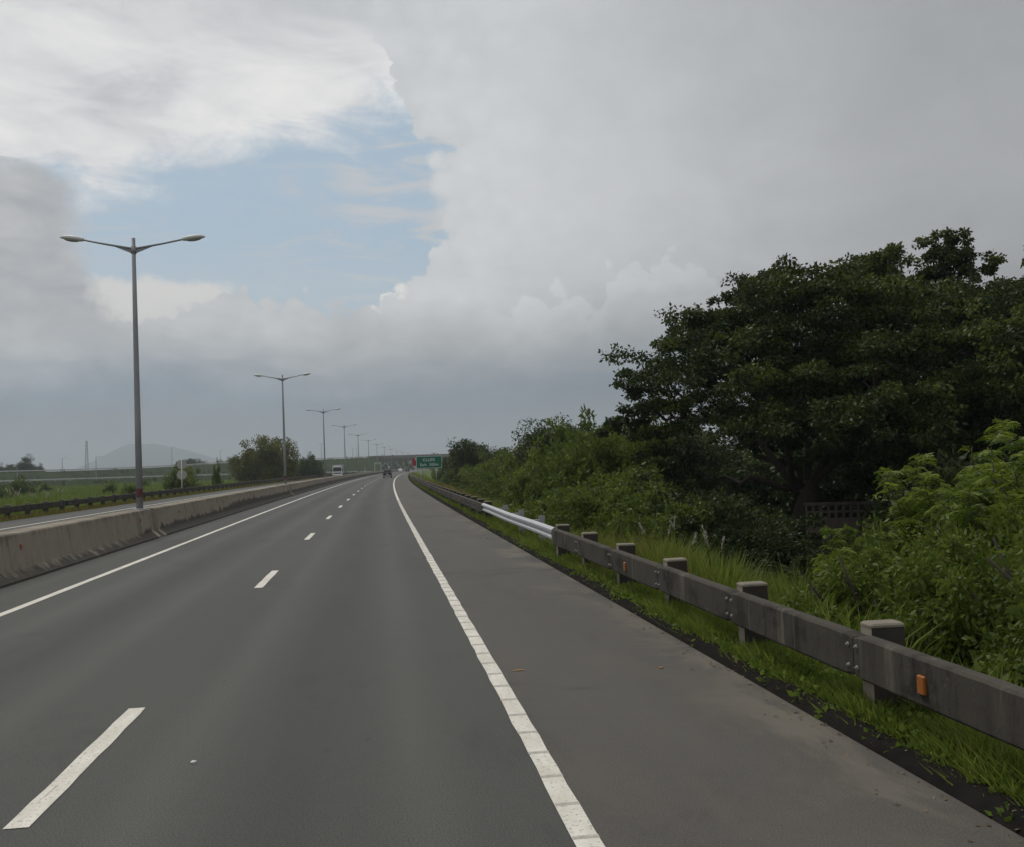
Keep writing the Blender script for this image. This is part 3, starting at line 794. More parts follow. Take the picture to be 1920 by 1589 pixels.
def sect(y, zs):
    """closed cross-section from (half width, z) pairs listed bottom to top"""
    return [(w, y, z) for w, z in zs] + [(-w, y, z) for w, z in reversed(zs)]
def build_car(label, loc, rotz, paint, L=4.3, W=1.78, H=1.75, suv=True, cat='car'):
    """forward is +y"""
    root = empty('car', loc, rotz); tag(root, label, cat)
    hw = W / 2; zb = 0.28 if suv else 0.2; zw = (0.98 if suv else 0.86); zr = H
    b = MB(); Y = lambda t: -L / 2 + L * t
    low = [(0.0, hw * 0.93, zw * 0.96), (0.03, hw * 0.985, zw), (0.30, hw, zw), (0.66, hw, zw * 1.0), (0.90, hw * 0.97, zw * 0.93), (0.985, hw * 0.90, zw * 0.80), (1.0, hw * 0.84, zw * 0.66)]
    b.loft([sect(Y(t), [(w * 0.92, zb), (w, zb + 0.12), (w, z * 0.75), (w * 0.965, z)]) for t, w, z in low])
    b.build('body', paint, root)
    c = MB()
    if suv: cab = [(0.005, zw, hw * 0.90), (0.05, zr - 0.10, hw * 0.80), (0.12, zr, hw * 0.76), (0.52, zr, hw * 0.76), (0.60, zr - 0.07, hw * 0.78), (0.74, zw, hw * 0.88)]
    else: cab = [(0.16, zw, hw * 0.88), (0.30, zr - 0.06, hw * 0.74), (0.36, zr, hw * 0.70), (0.54, zr, hw * 0.70), (0.60, zr - 0.06, hw * 0.74), (0.76, zw, hw * 0.88)]
    c.loft([[(hw * 0.90, Y(t), zw - 0.03), (w, Y(t), z), (-w, Y(t), z), (-hw * 0.90, Y(t), zw - 0.03)] for t, z, w in cab])
    c.build('cabin', paint, root)
    def pane(pts, t=0.006):
        m = MB(); v = [Vector(p) for p in pts]; nrm = (v[1] - v[0]).cross(v[2] - v[1]).normalized() * t
        m.loft([[tuple(p + nrm) for p in v], [tuple(p - nrm) for p in v]]); return m.build('window', M['glass'], root)
    if suv:
        pane([(-hw * 0.74, Y(0.011) - 0.012, zw + 0.10), (hw * 0.74, Y(0.011) - 0.012, zw + 0.10), (hw * 0.68, Y(0.045) - 0.012, zr - 0.16), (-hw * 0.68, Y(0.045) - 0.012, zr - 0.16)])
        pane([(-hw * 0.74, Y(0.715) + 0.01, zw + 0.10), (hw * 0.74, Y(0.715) + 0.01, zw + 0.10), (hw * 0.68, Y(0.612) + 0.01, zr - 0.12), (-hw * 0.68, Y(0.612) + 0.01, zr - 0.12)])
        spans = [(0.08, 0.28), (0.31, 0.46), (0.49, 0.60)]
    else:
        pane([(-hw * 0.74, Y(0.185) - 0.01, zw + 0.06), (hw * 0.74, Y(0.185) - 0.01, zw + 0.06), (hw * 0.66, Y(0.29) - 0.01, zr - 0.09), (-hw * 0.66, Y(0.29) - 0.01, zr - 0.09)])
        pane([(-hw * 0.74, Y(0.735) + 0.01, zw + 0.06), (hw * 0.74, Y(0.735) + 0.01, zw + 0.06), (hw * 0.66, Y(0.61) + 0.01, zr - 0.09), (-hw * 0.66, Y(0.61) + 0.01, zr - 0.09)])
        spans = [(0.33, 0.46), (0.48, 0.60)]
    for s in (-1, 1):
        for a, e in spans:
            x0, x1 = s * hw * 0.895, s * hw * 0.80
            pane([(x0, Y(a), zw + 0.05), (x0, Y(e), zw + 0.05), (x1, Y(e) - 0.04, zr - 0.16), (x1, Y(a) + 0.04, zr - 0.16)])
    for s in (-1, 1):
        t = MB(); t.bevbox(min(s * hw * 0.62, s * hw * 0.93), max(s * hw * 0.62, s * hw * 0.93), Y(0) - 0.03, Y(0) + 0.05, zw * 0.72, zw * 0.88, 0.01); t.build('tail_light', M['tail'], root)
        h = MB(); h.bevbox(min(s * hw * 0.50, s * hw * 0.84), max(s * hw * 0.50, s * hw * 0.84), Y(1) - 0.10, Y(1) + 0.01, zw * 0.60, zw * 0.74, 0.01); h.build('headlight', M['clear_lamp'], root)
        m = MB(); m.bevbox(s * hw + (0.0 if s > 0 else -0.16), s * hw + (0.16 if s > 0 else 0.0), Y(0.66), Y(0.66) + 0.10, zw + 0.02, zw + 0.17, 0.02); m.build('mirror', paint, root)
    bp = MB(); bp.bevbox(-hw * 0.92, hw * 0.92, Y(0) - 0.09, Y(0) + 0.06, zb + 0.06, zb + 0.26, 0.03); bp.build('rear_bumper', M['rim'] if suv else paint, root)
    bf = MB(); bf.bevbox(-hw * 0.86, hw * 0.86, Y(1) - 0.10, Y(1) + 0.07, zb + 0.04, zb + 0.24, 0.03); bf.build('front_bumper', paint, root)
    pl = MB(); pl.box(-0.22, 0.22, Y(0) - 0.045, Y(0) - 0.03, zw * 0.70, zw * 0.70 + 0.14); pl.build('number_plate', M['plate'], root)
    if suv:
        bd = MB(); bd.box(-0.20, 0.20, Y(0.012) - 0.035, Y(0.012) - 0.02, zw + 0.02, zw + 0.09); bd.build('badge_strip', M['rim'], root)
    for s in (-1, 1):
        for t in (0.19, 0.81): wheel(root, s * (hw - 0.13), Y(t), 0.345 if suv else 0.31, 0.23)
    return root
def veh(x, y): return road_pt(x, y, 0.005)
build_car('black sport utility vehicle seen from behind in the right lane ahead', veh(-0.62, 197.0), -heading(197), M['dark_paint'], 4.4, 1.82, 1.78, True)
build_car('small dark car far ahead in the right lane, below the red sign', veh(-0.5, 415.0), -heading(415), M['dark_paint'], 4.3, 1.74, 1.48, False)
build_car('small white car far ahead in the left lane, under the flyover', veh(-4.3, 430.0), -heading(430), M['white_paint'], 4.5, 1.78, 1.50, False)
def build_truck():
    y = 245.0
    root = empty('truck', veh(-14.4, y), math.pi - heading(y)); tag(root, 'white-cabbed cargo truck approaching on the opposite carriageway behind the barrier', 'truck')
    c = MB(); W = 1.2
    c.loft([[(-W, yy, 0.55), (W, yy, 0.55), (W, yy, zm), (W * 0.97, yt, zt), (-W * 0.97, yt, zt), (-W, yy, zm)] for yy, yt, zm, zt in ((1.4, 1.4, 1.6, 2.85), (2.9, 2.75, 1.6, 2.85))])
    c.build('cab', M['white_paint'], root)
    w = MB(); w.add([(-1.05, 2.93, 1.58), (1.05, 2.93, 1.58), (1.0, 2.83, 2.55), (-1.0, 2.83, 2.55), (-1.05, 2.90, 1.58), (1.05, 2.90, 1.58), (1.0, 2.80, 2.55), (-1.0, 2.80, 2.55)], [(0, 1, 2, 3), (7, 6, 5, 4), (0, 4, 5, 1), (1, 5, 6, 2), (2, 6, 7, 3), (3, 7, 4, 0)]); w.build('windscreen', M['glass'], root)
    v = MB(); v.bevbox(-1.12, 1.12, 2.70, 3.02, 2.60, 2.95, 0.05); v.build('sun_visor', M['white_paint'], root)
    g = MB(); g.bevbox(-0.95, 0.95, 2.88, 2.96, 0.98, 1.22, 0.02); g.build('grille', M['tyre'], root)
    b = MB(); b.bevbox(-1.2, 1.2, 2.85, 3.08, 0.52, 0.80, 0.04); b.build('front_bumper', M['white_paint'], root)
    for s in (-1, 1):
        h = MB(); h.bevbox(min(s * .7, s * 1.1), max(s * .7, s * 1.1), 2.90, 2.985, 0.82, 0.97, 0.02); h.build('headlight', M['clear_lamp'], root)
        m = MB(); m.bevbox(min(s * 1.27, s * 1.45), max(s * 1.27, s * 1.45), 2.72, 2.80, 1.65, 2.15, 0.02); m.build('mirror', M['tyre'], root)
        wi = MB(); wi.box(min(s * 1.185, s * 1.206), max(s * 1.185, s * 1.206), 1.75, 2.6, 1.62, 2.4); wi.build('side_window', M['glass'], root)
    k = MB(); k.bevbox(-1.22, 1.22, -4.2, 1.25, 0.95, 3.2, 0.03); k.build('cargo_body', M['cargo'], root)
    f = MB(); f.box(-0.45, 0.45, -4.1, 1.6, 0.60, 0.93); f.build('chassis', M['tyre'], root)
    for s in (-1, 1):
        for yy in (2.1, -2.2, -3.3): wheel(root, s * 1.02, yy, 0.48, 0.30)
build_truck()

# ------------------------------------------------------------------ far interchange: embankments, flyover, rails, poles
def smooth_path(pts, step=14.0):
    out = []
    P = [Vector(p) for p in pts]
    for i in range(len(P) - 1):
        p0 = P[max(i - 1, 0)]; p1 = P[i]; p2 = P[i + 1]; p3 = P[min(i + 2, len(P) - 1)]
        n = max(2, int((p2 - p1).length / step))
        for k in range(n):
            t = k / n
            out.append(0.5 * ((2 * p1) + (p2 - p0) * t + (2 * p0 - 5 * p1 + 4 * p2 - p3) * t * t + (3 * p1 - p0 - 3 * p2 + p3) * t ** 3))
    out.append(P[-1]); return out
def side_of(path, i):
    a = path[max(i - 1, 0)]; b = path[min(i + 1, len(path) - 1)]
    t = (b - a); t.z = 0; t.normalize(); return Vector((-t.y, t.x, 0))
def build_ramp(name, path, half, slope):
    V = []; F = []; mi = []
    for i, p in enumerate(path):
        s = side_of(path, i); hgt = p.z + 1.1
        for u, z in ((-half - hgt * slope, -1.1), (-half - 0.8, p.z - 0.1), (-half, p.z), (half, p.z), (half + 0.8, p.z - 0.1), (half + hgt * slope, -1.1)):
            q = p + s * u; V.append((q.x, q.y, z))
    n = 6
    for k in range(len(path) - 1):
        for i in range(n - 1):
            F.append((k * n + i, k * n + i + 1, (k + 1) * n + i + 1, (k + 1) * n + i)); mi.append(1 if i == 2 else 0)
    me = bpy.data.meshes.new(name); me.from_pydata(V, [], F); me.materials.append(M['bank']); me.materials.append(M['far_road'])
    me.polygons.foreach_set('material_index', mi); me.update()
    return tag(link_obj(name, me), kind='structure')
def build_far_rail(label, path, u, h=0.8, i0=0, i1=None, thick=0.2, zlow=0.35):
    root = empty('roadside_rail', tuple(path[0])); tag(root, label, 'guardrail')
    B = path[0]; idx = list(range(i0, i1 or len(path))); rings = []
    for i in idx:
        s = side_of(path, i); c = path[i] + s * u - B
        rings.append([tuple(c + s * a + Vector((0, 0, z))) for a, z in ((-thick / 2, zlow), (thick / 2, zlow), (thick / 2, h), (-thick / 2, h))])
    mb = MB(); mb.loft(rings); mb.build('rail', M['pale_metal'], root)
    pm = MB(); pm.box(-0.1, 0.1, -0.1, 0.1, -0.3, zlow + 0.1); pme = pm.mesh('post', M['pale_metal'])
    for i in idx:
        s = side_of(path, i); link_obj('post', pme, root, path[i] + s * u - B)
up_path = smooth_path([(-330, 380, 4.4), (-250, 410, 4.8), (-168, 450, 5.2), (-153, 480, 5.2), (-120, 520, 5.9), (-83, 560, 7.6), (-36, 596, 8.2), (1.0, 600, 8.6)])
lo_path = smooth_path([(-220, 245, 1.0), (-160, 270, 1.1), (-112, 302, 1.2), (-79, 341, 1.1), (-56, 376, 0.9), (-33, 405, 0.5), (-16, 440, 0.15), (-8, 475, 0.0)])
build_ramp('ramp_embankment', up_path, 5.0, 1.8)
build_ramp('slip_road', lo_path, 4.0, 2.2)
build_far_rail('pale guardrail along the top of the far ramp embankment, left of the flyover', up_path, -5.0, 0.9)
build_far_rail('pale guardrail along the near edge of the far slip road across the field', lo_path, -4.1, 0.75)
build_far_rail('pale guardrail along the back edge of the far slip road across the field', lo_path, 4.1, 0.75)
def build_flyover():
    root = empty('flyover', (1.0, 600.0, 0.0)); tag(root, 'concrete flyover crossing the highway in the hazy distance', 'bridge')
    d = MB(); d.box(0, 150, -5.6, 5.6, 7.3, 8.6); d.build('deck', M['bridge'], root)
    for yy in (-5.9, 5.6):
        p = MB(); p.box(-8, 150, yy, yy + 0.3, 8.0, 9.6); p.build('parapet', M['bridge'], root)
    for k in range(4):
        g = MB(); yy = -4.6 + k * 2.9; g.box(1, 149, yy, yy + 0.55, 5.9, 7.3); g.build('girder', M['bridge'], root)
    for x in (7.5, 20.5, 33.5, 56, 80, 104, 128):
        c = MB(); c.bevbox(x - 0.6, x + 0.6, -5.2, 5.2, 5.1, 5.9, 0.1); c.build('pier_cap', M['bridge'], root)
        for yy in (-3.6, 0.0, 3.6):
            q = MB(); q.tube([(x, yy, -1.2), (x, yy, 5.1)], 0.5, 12); q.build('pier', M['bridge'], root, smooth_shade=True)
    a = MB(); a.box(-3.0, 0.9, -5.5, 5.5, -1.2, 7.25); a.build('abutment', M['bridge'], root)
build_flyover()
def build_small_board():
    root = empty('overhead_board', road_pt(-20.4, 505.0)); tag(root, 'small far pale sign board on two posts left of the flyover opening', 'sign')
    for x in (-1.6, 1.6):
        p = MB(); p.tube([(x, 0, -0.5), (x, 0, 4.9)], 0.11, 8); p.build('post', M['white_post'], root)
    for x in (-0.85, 0.85):
        b = MB(); b.bevbox(x - 0.75, x + 0.75, -0.04, 0.04, 4.1, 4.95, 0.02); b.build('board', M['sign_back'], root)
build_small_board()
def build_marker():
    root = empty('marker_post', road_pt(-20.9, 436.0)); tag(root, 'short white marker post beside the far slip road', 'post')
    m = MB(); m.loft([[(-0.13, -0.06, -0.2), (0.13, -0.06, -0.2), (0.13, 0.06, -0.2), (-0.13, 0.06, -0.2)], [(-0.13, -0.06, 1.9), (0.13, -0.06, 1.9), (0.13, 0.06, 2.1), (-0.13, 0.06, 2.1)]]); m.build('shaft', M['white_post'], root)
    b = MB(); b.box(-0.14, 0.14, -0.075, -0.061, 1.35, 1.75); b.build('reflector', M['red_band'], root)
build_marker()
def build_tower():
    x, y = polar(-16.32, 900); root = empty('lattice_tower', (x, y, -1.0)); tag(root, 'slender lattice telecom tower standing left of the mountain', 'tower')
    H = 34.5; w0, w1 = 1.5, 0.55; legs = []
    for sx, sy in ((-1, -1), (1, -1), (1, 1), (-1, 1)):
        m = MB(); m.tube([(sx * w0, sy * w0, 0), (sx * w1, sy * w1, H)], 0.13, 6); m.build('leg', M['galv'], root)
    n = 12
    for k in range(n):
        z0, z1 = H * k / n, H * (k + 1) / n; a = w0 + (w1 - w0) * k / n; b = w0 + (w1 - w0) * (k + 1) / n; m = MB()
        c0 = [(-a, -a, z0), (a, -a, z0), (a, a, z0), (-a, a, z0)]; c1 = [(-b, -b, z1), (b, -b, z1), (b, b, z1), (-b, b, z1)]
        for i in range(4):
            j = (i + 1) % 4; m.tube([c0[i], c1[j]], 0.06, 4); m.tube([c0[j], c1[i]], 0.06, 4); m.tube([c1[i], c1[j]], 0.06, 4)
        m.build('bracing', M['galv'], root)
    for k in range(3):
        q = 2.1 * k; m = MB(); cx, cy = 0.9 * math.cos(q), 0.9 * math.sin(q); m.bevbox(cx - .2, cx + .2, cy - .2, cy + .2, H - 3.0, H - 0.6, 0.05); m.build('antenna', M['white_post'], root)
    m = MB(); m.tube([(0, 0, H - 0.2), (0, 0, H + 2.0)], 0.06, 5); m.build('mast', M['galv'], root)
build_tower()
def build_far_lamp(label, px_az, d, z0, H, arms=1):
    x, y = polar(px_az, d); root = empty('roadside_lamp', (x, y, z0)); tag(root, label, 'street lamp', 'far ramp lamps')
    m = MB(); m.tube([(0, 0, -0.5), (0, 0, H)], [0.16, 0.09], 6); m.build('pole', M['lamp_pole'], root)
    for s in ((-1, 1) if arms == 2 else (1,)):
        m = MB(); m.tube([(0, 0, H - .2), (1.6 * s, 0, H + .15)], 0.06, 5); m.build('arm', M['lamp_pole'], root)
        h = MB(); h.bevbox(min(1.5 * s, 2.2 * s), max(1.5 * s, 2.2 * s), -0.14, 0.14, H + 0.08, H + 0.24, 0.04); h.build('lamp_head', M['lamp_head'], root)
for lab, a, d, z0, H, n in (('thin pole lamp on the far slip road by the left edge of the picture', -19.75, 330, 0.8, 6.5, 1), ('thin pole lamp on the far ramp left of the lattice tower', -17.55, 470, 5.0, 6.0, 1),
                     ('thin pole lamp on the far slip road just right of the lattice tower', -15.85, 352, 0.9, 8.0, 1), ('thin pole lamp on the far ramp left of the double round sign', -11.85, 530, 6.0, 10.5, 1),
                     ('thin pole lamp on the far ramp left of the big bushy tree', -9.2, 560, 7.0, 8.0, 1), ('tall thin lamp on the flyover ramp between second and third median lamps', -3.4, 590, 8.0, 10.0, 2),
                     ('thin double lamp on the flyover ramp near the fourth median lamp', -1.55, 600, 8.5, 6.5, 2), ('thin double lamp on the flyover ramp near the fifth median lamp', -1.32, 640, 9.0, 6.0, 2)):
    build_far_lamp(lab, a, d, z0, H, n)
# ------------------------------------------------------------------ mountain
def build_mountain():
    d0 = 6400.0; rnd = random.Random(5); V = []; F = []
    prof = [(-22, 0), (-20, 0.03), (-18.5, 0.09), (-17.0, 0.25), (-16.0, 0.49), (-15.0, 0.78), (-14.4, 0.95), (-14.0, 1.0), (-13.4, 0.97), (-12.9, 1.0), (-12.3, 0.93), (-11.1, 0.77), (-10.2, 0.62), (-9.4, 0.46), (-8.2, 0.26), (-6.5, 0.10), (-5, 0)]
    def hgt(a):
        for (a0, h0), (a1, h1) in zip(prof, prof[1:]):
            if a0 <= a <= a1: return h0 + (h1 - h0) * (a - a0) / (a1 - a0)
        return 0
    A = [-22 + 17 * i / 110 for i in range(111)]; D = [i / 14 for i in range(-14, 15)]
    ridge = [(rnd.random() - .5) for _ in A]
    for j, t in enumerate(D):
        for i, a in enumerate(A):
            h = hgt(a) * 205.0
            z = h * max(0, 1 - abs(t)) ** 0.8 * (1 + 0.10 * ridge[i] * (abs(t) > 0.08)) + (rnd.random() - .5) * 3 * (h > 5)
            x, y = polar(a, d0 + t * 700); V.append((x, y, -3 + z))
    n = len(A)
    for j in range(len(D) - 1):
        for i in range(n - 1): F.append((j * n + i, j * n + i + 1, (j + 1) * n + i + 1, (j + 1) * n + i))
    me = bpy.data.meshes.new('mountain'); me.from_pydata(V, [], F); me.materials.append(M['mountain']); me.polygons.foreach_set('use_smooth', [True] * len(F)); me.update()
    tag(link_obj('mountain', me), kind='structure')
build_mountain()

# ------------------------------------------------------------------ vegetation
RNG = np.random.default_rng(11)
def unit(v): return v / np.maximum(np.linalg.norm(v, axis=-1, keepdims=True), 1e-9)
def leaf_quads(c, d, s, L, W):
    """diamond leaves: base c, direction d, side s"""
    L = np.asarray(L)[:, None]; W = np.asarray(W)[:, None]
    return np.stack([c, c + d * L * 0.45 + s * W * 0.5, c + d * L, c + d * L * 0.45 - s * W * 0.5], 1)
def clump_leaves(centers, radii, n, L, W, rng, droop=0.25, shell=0.45, tint_c=None, out_w=0.8):
    k = len(centers); idx = np.repeat(np.arange(k), n)
    u = unit(rng.normal(size=(k * n, 3))); r = rng.random(k * n) ** shell
    P = centers[idx] + u * r[:, None] * radii[idx]
    D = unit(u * out_w + rng.normal(size=u.shape) * 0.7 + np.array([0, 0, -droop]))
    Sd = unit(np.cross(D, rng.normal(size=u.shape)))
    ll = L * (0.5 + 1.0 * rng.random(k * n)); Q = leaf_quads(P, D, Sd, ll, ll * W)
    tc = rng.random(k) if tint_c is None else tint_c
    t = np.clip(0.55 * tc[idx] + 0.5 * rng.random(k * n) - 0.03, 0, 1)
    return Q, t
def limb_pts(a, b, rng, n=5, wob=0.08, sag=0.0):
    a = np.array(a, float); b = np.array(b, float); L = np.linalg.norm(b - a); out = []
    for i in range(n + 1):
        t = i / n; p = a + (b - a) * t
        if 0 < i < n: p = p + rng.normal(size=3) * wob * L
        p[2] += sag * L * math.sin(math.pi * t); out.append(tuple(p))
    return out

# ---- broad rain trees
def build_rain_tree(label, az, d, seed, R, zb, zt, pads, nleaf, limbs, trunk_r, extra=(), lean=(0, 0), twigs=True):
    rng = np.random.default_rng(seed)
    root = empty('rain_tree', (*polar(az, d), -1.0), -rad(az)); tag(root, label, 'tree', 'big spreading trees on the right')
    th = rng.random(pads) * 2 * math.pi; rr = np.sqrt(rng.random(pads)) * R
    lay = rng.random(pads)
    dome = zb + (zt - zb) * np.sqrt(np.clip(1 - (rr / R) ** 1.7 * 0.97, 0, 1))
    z = np.where(lay < 0.62, dome, zb * 0.8 + (dome - zb * 0.8) * (0.25 + 0.6 * rng.random(pads)))
    C = np.stack([lean[0] + rr * np.cos(th), lean[1] + rr * np.sin(th), z + rng.normal(size=pads) * 0.35], 1)
    if len(extra): C = np.concatenate([C, np.array(extra, float)])
    k = len(C); s = 0.7 + 0.8 * rng.random(k); s[pads:] = 0.5 + 0.25 * rng.random(k - pads)
    rad3 = np.stack([1.20 * s, 1.20 * s, 0.46 * s], 1)
    # each pad is broken into smaller tufts
    nt = 11; ti = np.repeat(np.arange(k), nt); off3 = rng.normal(size=(k * nt, 3)) * np.array([0.62, 0.62, 0.42])
    TC = C[ti] + off3 * rad3[ti]; TR = rad3[ti] * (0.22 + 0.22 * rng.random((k * nt, 1)))
    TR[:, 2] = np.maximum(TR[:, 2], 0.16)
    tint = np.clip(0.65 * (rng.random(k) ** 1.6)[ti] + 0.45 * rng.random(k * nt) + 0.12 * off3[:, 2], 0, 1)  # random tone, plus lit tuft tops put into the leaf tint
    Q, t = clump_leaves(TC, TR, max(4, nleaf // nt), 0.125, 0.58, rng, 0.35, 0.6, tint)
    link_obj('crown', quads_mesh('crown', Q, t, M['leaf_rain']), root)
    mb = MB()
    fork = (0.3, 0.2, zb * 0.62)
    mb.tube(limb_pts((0, 0, -0.4), fork, rng, 4, 0.05), [trunk_r * 1.35, trunk_r * 1.05, trunk_r, trunk_r * 0.95, trunk_r * 0.9], 10)
    ends = []
    for a, e, ln in limbs:
        end = (fork[0] + ln * math.cos(rad(a)) * math.cos(rad(e)), fork[1] + ln * math.sin(rad(a)) * math.cos(rad(e)), fork[2] + ln * math.sin(rad(e)))
        p = limb_pts((fork[0], fork[1], fork[2] - 0.3), end, rng, 6, 0.05, 0.04)
        mb.tube(p, [trunk_r * 0.40 * (1 - 0.72 * i / 6) for i in range(7)], 7); ends += [np.array(q) for q in p[2:]]
    if twigs:
        E = np.array(ends)
        for c in C[:: 2]:
            j = np.argmin(((E - c) ** 2).sum(1) + 3 * (E[:, 2] > c[2] + 0.4))
            p = limb_pts(E[j], c, rng, 4, 0.06, 0.05)
            mb.tube(p, [0.07, 0.055, 0.042, 0.03, 0.018], 5)
    mb.build('trunk', M['bark'], root, smooth_shade=True)
    return root

# ---- feathery shrubs (pinnate leaves on arching stems)
def pinnate(B, A, Lr, rng, pairs=9, lp=0.36, wp=0.26, droop=0.75, tint=None):
    n = len(B); UP = np.array([0, 0, 1.0])
    side = unit(np.cross(A, UP + rng.normal(size=(n, 3)) * 0.25)); Qs = []; Ts = []
    for j in range(1, pairs + 1):
        t = j / pairs
        P = B + A * (Lr * t)[:, None] + np.array([0, 0, -1.0]) * (Lr * droop * t * t)[:, None]
        fall = 0.55 + 0.9 * t * (1 - t) * 2
        for sg in (-1, 1):
            D = unit(side * sg + A * 0.55 + np.array([0, 0, -0.55]) + rng.normal(size=(n, 3)) * 0.16)
            S2 = unit(np.cross(D, np.cross(A, D) + rng.normal(size=(n, 3)) * 0.12))
            ll = Lr * lp * fall; Qs.append(leaf_quads(P, D, S2, ll, ll * wp))
            Ts.append(np.clip(tint + 0.22 * (rng.random(n) - 0.5), 0, 1))
    return np.concatenate(Qs), np.concatenate(Ts)
def feathery_meshes(seed, H, spread, stems, subs, leaves, Lr=0.26):
    rng = np.random.default_rng(seed); mb = MB(); Bs = []; As = []; Ls = []; Ts = []
    for i in range(stems):
        a = rng.random() * 2 * math.pi; r0 = 0.35 * math.sqrt(rng.random()); tilt = spread * (0.15 + 0.85 * rng.random()); h = H * (0.55 + 0.45 * rng.random())
        base = np.array([r0 * math.cos(a), r0 * math.sin(a), -0.2]); dirh = np.array([math.cos(a + rng.normal() * .4), math.sin(a + rng.normal() * .4), 0])
        pts = []
        for k in range(8):
            t = k / 7; pts.append(base + dirh * tilt * h * t ** 1.6 + np.array([0, 0, (h + .2) * (t - 0.12 * tilt * t * t)]) + rng.normal(size=3) * 0.025 * h * t)
        mb.tube([tuple(p) for p in pts], [0.028 * (1 - 0.8 * k / 7) * (h / 3) for k in range(8)], 5)
        P = np.array(pts); st = rng.random()
        chains = [(P, 0.40)]
        for q in range(subs):
            t = 0.28 + 0.70 * (q + rng.random()) / subs; f = t * 7; k = min(int(f), 6); s0 = P[k] + (P[k + 1] - P[k]) * (f - k)
            b = rng.random() * 2 * math.pi; d = unit(np.array([math.cos(b), math.sin(b), 0.9 + 0.9 * rng.random()])); ln = h * (0.14 + 0.16 * rng.random()) * (1.2 - 0.5 * t)
            c = np.array([s0 + d * ln * u + np.array([0, 0, -0.35 * ln * u * u]) for u in (0, .33, .66, 1.0)])
            mb.tube([tuple(p) for p in c], [0.011, 0.009, 0.007, 0.004], 4); chains.append((c, 0.05))
        for c, lo in chains:
            m = leaves; tt = lo + (1 - lo) * (np.arange(m) + rng.random(m)) / m; f = np.minimum(tt * (len(c) - 1), len(c) - 1.001); k = f.astype(int)
            Pp = c[k] + (c[k + 1] - c[k]) * (f - k)[:, None]; ax = unit(c[k + 1] - c[k])
            ph = np.arange(m) * 2.4 + rng.random() * 6
            out = np.stack([np.cos(ph), np.sin(ph), 0.1 + 0.9 * rng.random(m)], 1)
            Bs.append(Pp); As.append(unit(out + ax * 0.6)); Ls.append(Lr * (0.7 + 0.6 * rng.random(m))); Ts.append(np.clip(0.25 * st + 0.55 * tt + 0.2 * rng.random(m), 0, 1))
    Q, t = pinnate(np.concatenate(Bs), np.concatenate(As), np.concatenate(Ls), rng, tint=np.concatenate(Ts))
    return quads_mesh('foliage', Q, t, M['leaf_leuc']), mb.mesh('stems', M['bark'], True)

# ---- plain shrubs and round trees
def shrub_mesh(seed, R, H, clumps, n, L, mat, W=0.5, low=0.12, flat=1.0):
    rng = np.random.default_rng(seed)
    u = unit(rng.normal(size=(clumps, 3))); u[:, 2] = np.abs(u[:, 2]) * flat
    r = rng.random(clumps) ** 0.30
    # uneven outline: a few lobes
    lob = 0.78 + 0.30 * np.sin(u[:, 0] * 4.1 + seed) * np.cos(u[:, 1] * 3.7 + seed * 2) + 0.18 * rng.normal(size=clumps)
    C = np.stack([u[:, 0] * r * R * lob, u[:, 1] * r * R * lob, H * low + (H * (0.92 - low)) * u[:, 2] * r * np.clip(lob, .5, 1.25)], 1)
    sz = 0.135 * (R + H) / 2 * (0.6 + 0.8 * rng.random(clumps))
    rad3 = np.stack([sz, sz, sz * 0.75], 1)
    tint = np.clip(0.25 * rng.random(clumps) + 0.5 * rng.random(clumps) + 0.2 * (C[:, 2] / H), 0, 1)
    Q, t = clump_leaves(C, rad3, n, L, W, rng, 0.25, 0.5, tint)
    c = Q.mean(1); zt = np.percentile(c[:, 2], 99); rt = np.percentile(np.hypot(c[:, 0], c[:, 1]), 96)
    ctr = c.mean(0) * np.array([1, 1, 0]); Q = (Q - ctr) * np.array([R / rt, R / rt, H / zt])
    return quads_mesh('foliage', Q, t, mat)
def stems_mesh(seed, R, H, n=5, r=0.05):
    rng = np.random.default_rng(seed); mb = MB()
    for i in range(n):
        a = rng.random() * 6.28; e = (0.45 * R * math.cos(a), 0.45 * R * math.sin(a), H * (0.5 + 0.3 * rng.random()))
        mb.tube(limb_pts((0.1 * math.cos(a), 0.1 * math.sin(a), -0.3), e, rng, 4, 0.05), [r, r * .8, r * .6, r * .45, r * .25], 5)
    return mb.mesh('stems', M['bark'], True)
def trunk_mesh(seed, R, H, r):
    rng = np.random.default_rng(seed); mb = MB(); fk = H * 0.33
    mb.tube(limb_pts((0, 0, -0.4), (0.1 * R * .3, 0, fk), rng, 4, 0.03), [r * 1.3, r * 1.05, r, r * .95, r * .9], 8)
    for i in range(6):
        a = i * 1.05 + rng.random(); e = (0.62 * R * math.cos(a), 0.62 * R * math.sin(a), H * (0.55 + 0.3 * rng.random()))
        mb.tube(limb_pts((0, 0, fk * 0.9), e, rng, 5, 0.05), [r * .6, r * .5, r * .4, r * .3, r * .2, r * .1], 6)
    return mb.mesh('trunk', M['bark'], True)
def place(name, label, cat, group, fol, wood, x, y, z, sc=1.0, rz=0.0, fol_name='foliage', wood_name='stems', scz=None):
    root = empty(name, (x, y, z), rz); root.scale = (sc, sc, scz or sc)
    tag(root, label, cat, group)
    link_obj(fol_name, fol, root); link_obj(wood_name, wood, root)
    return root

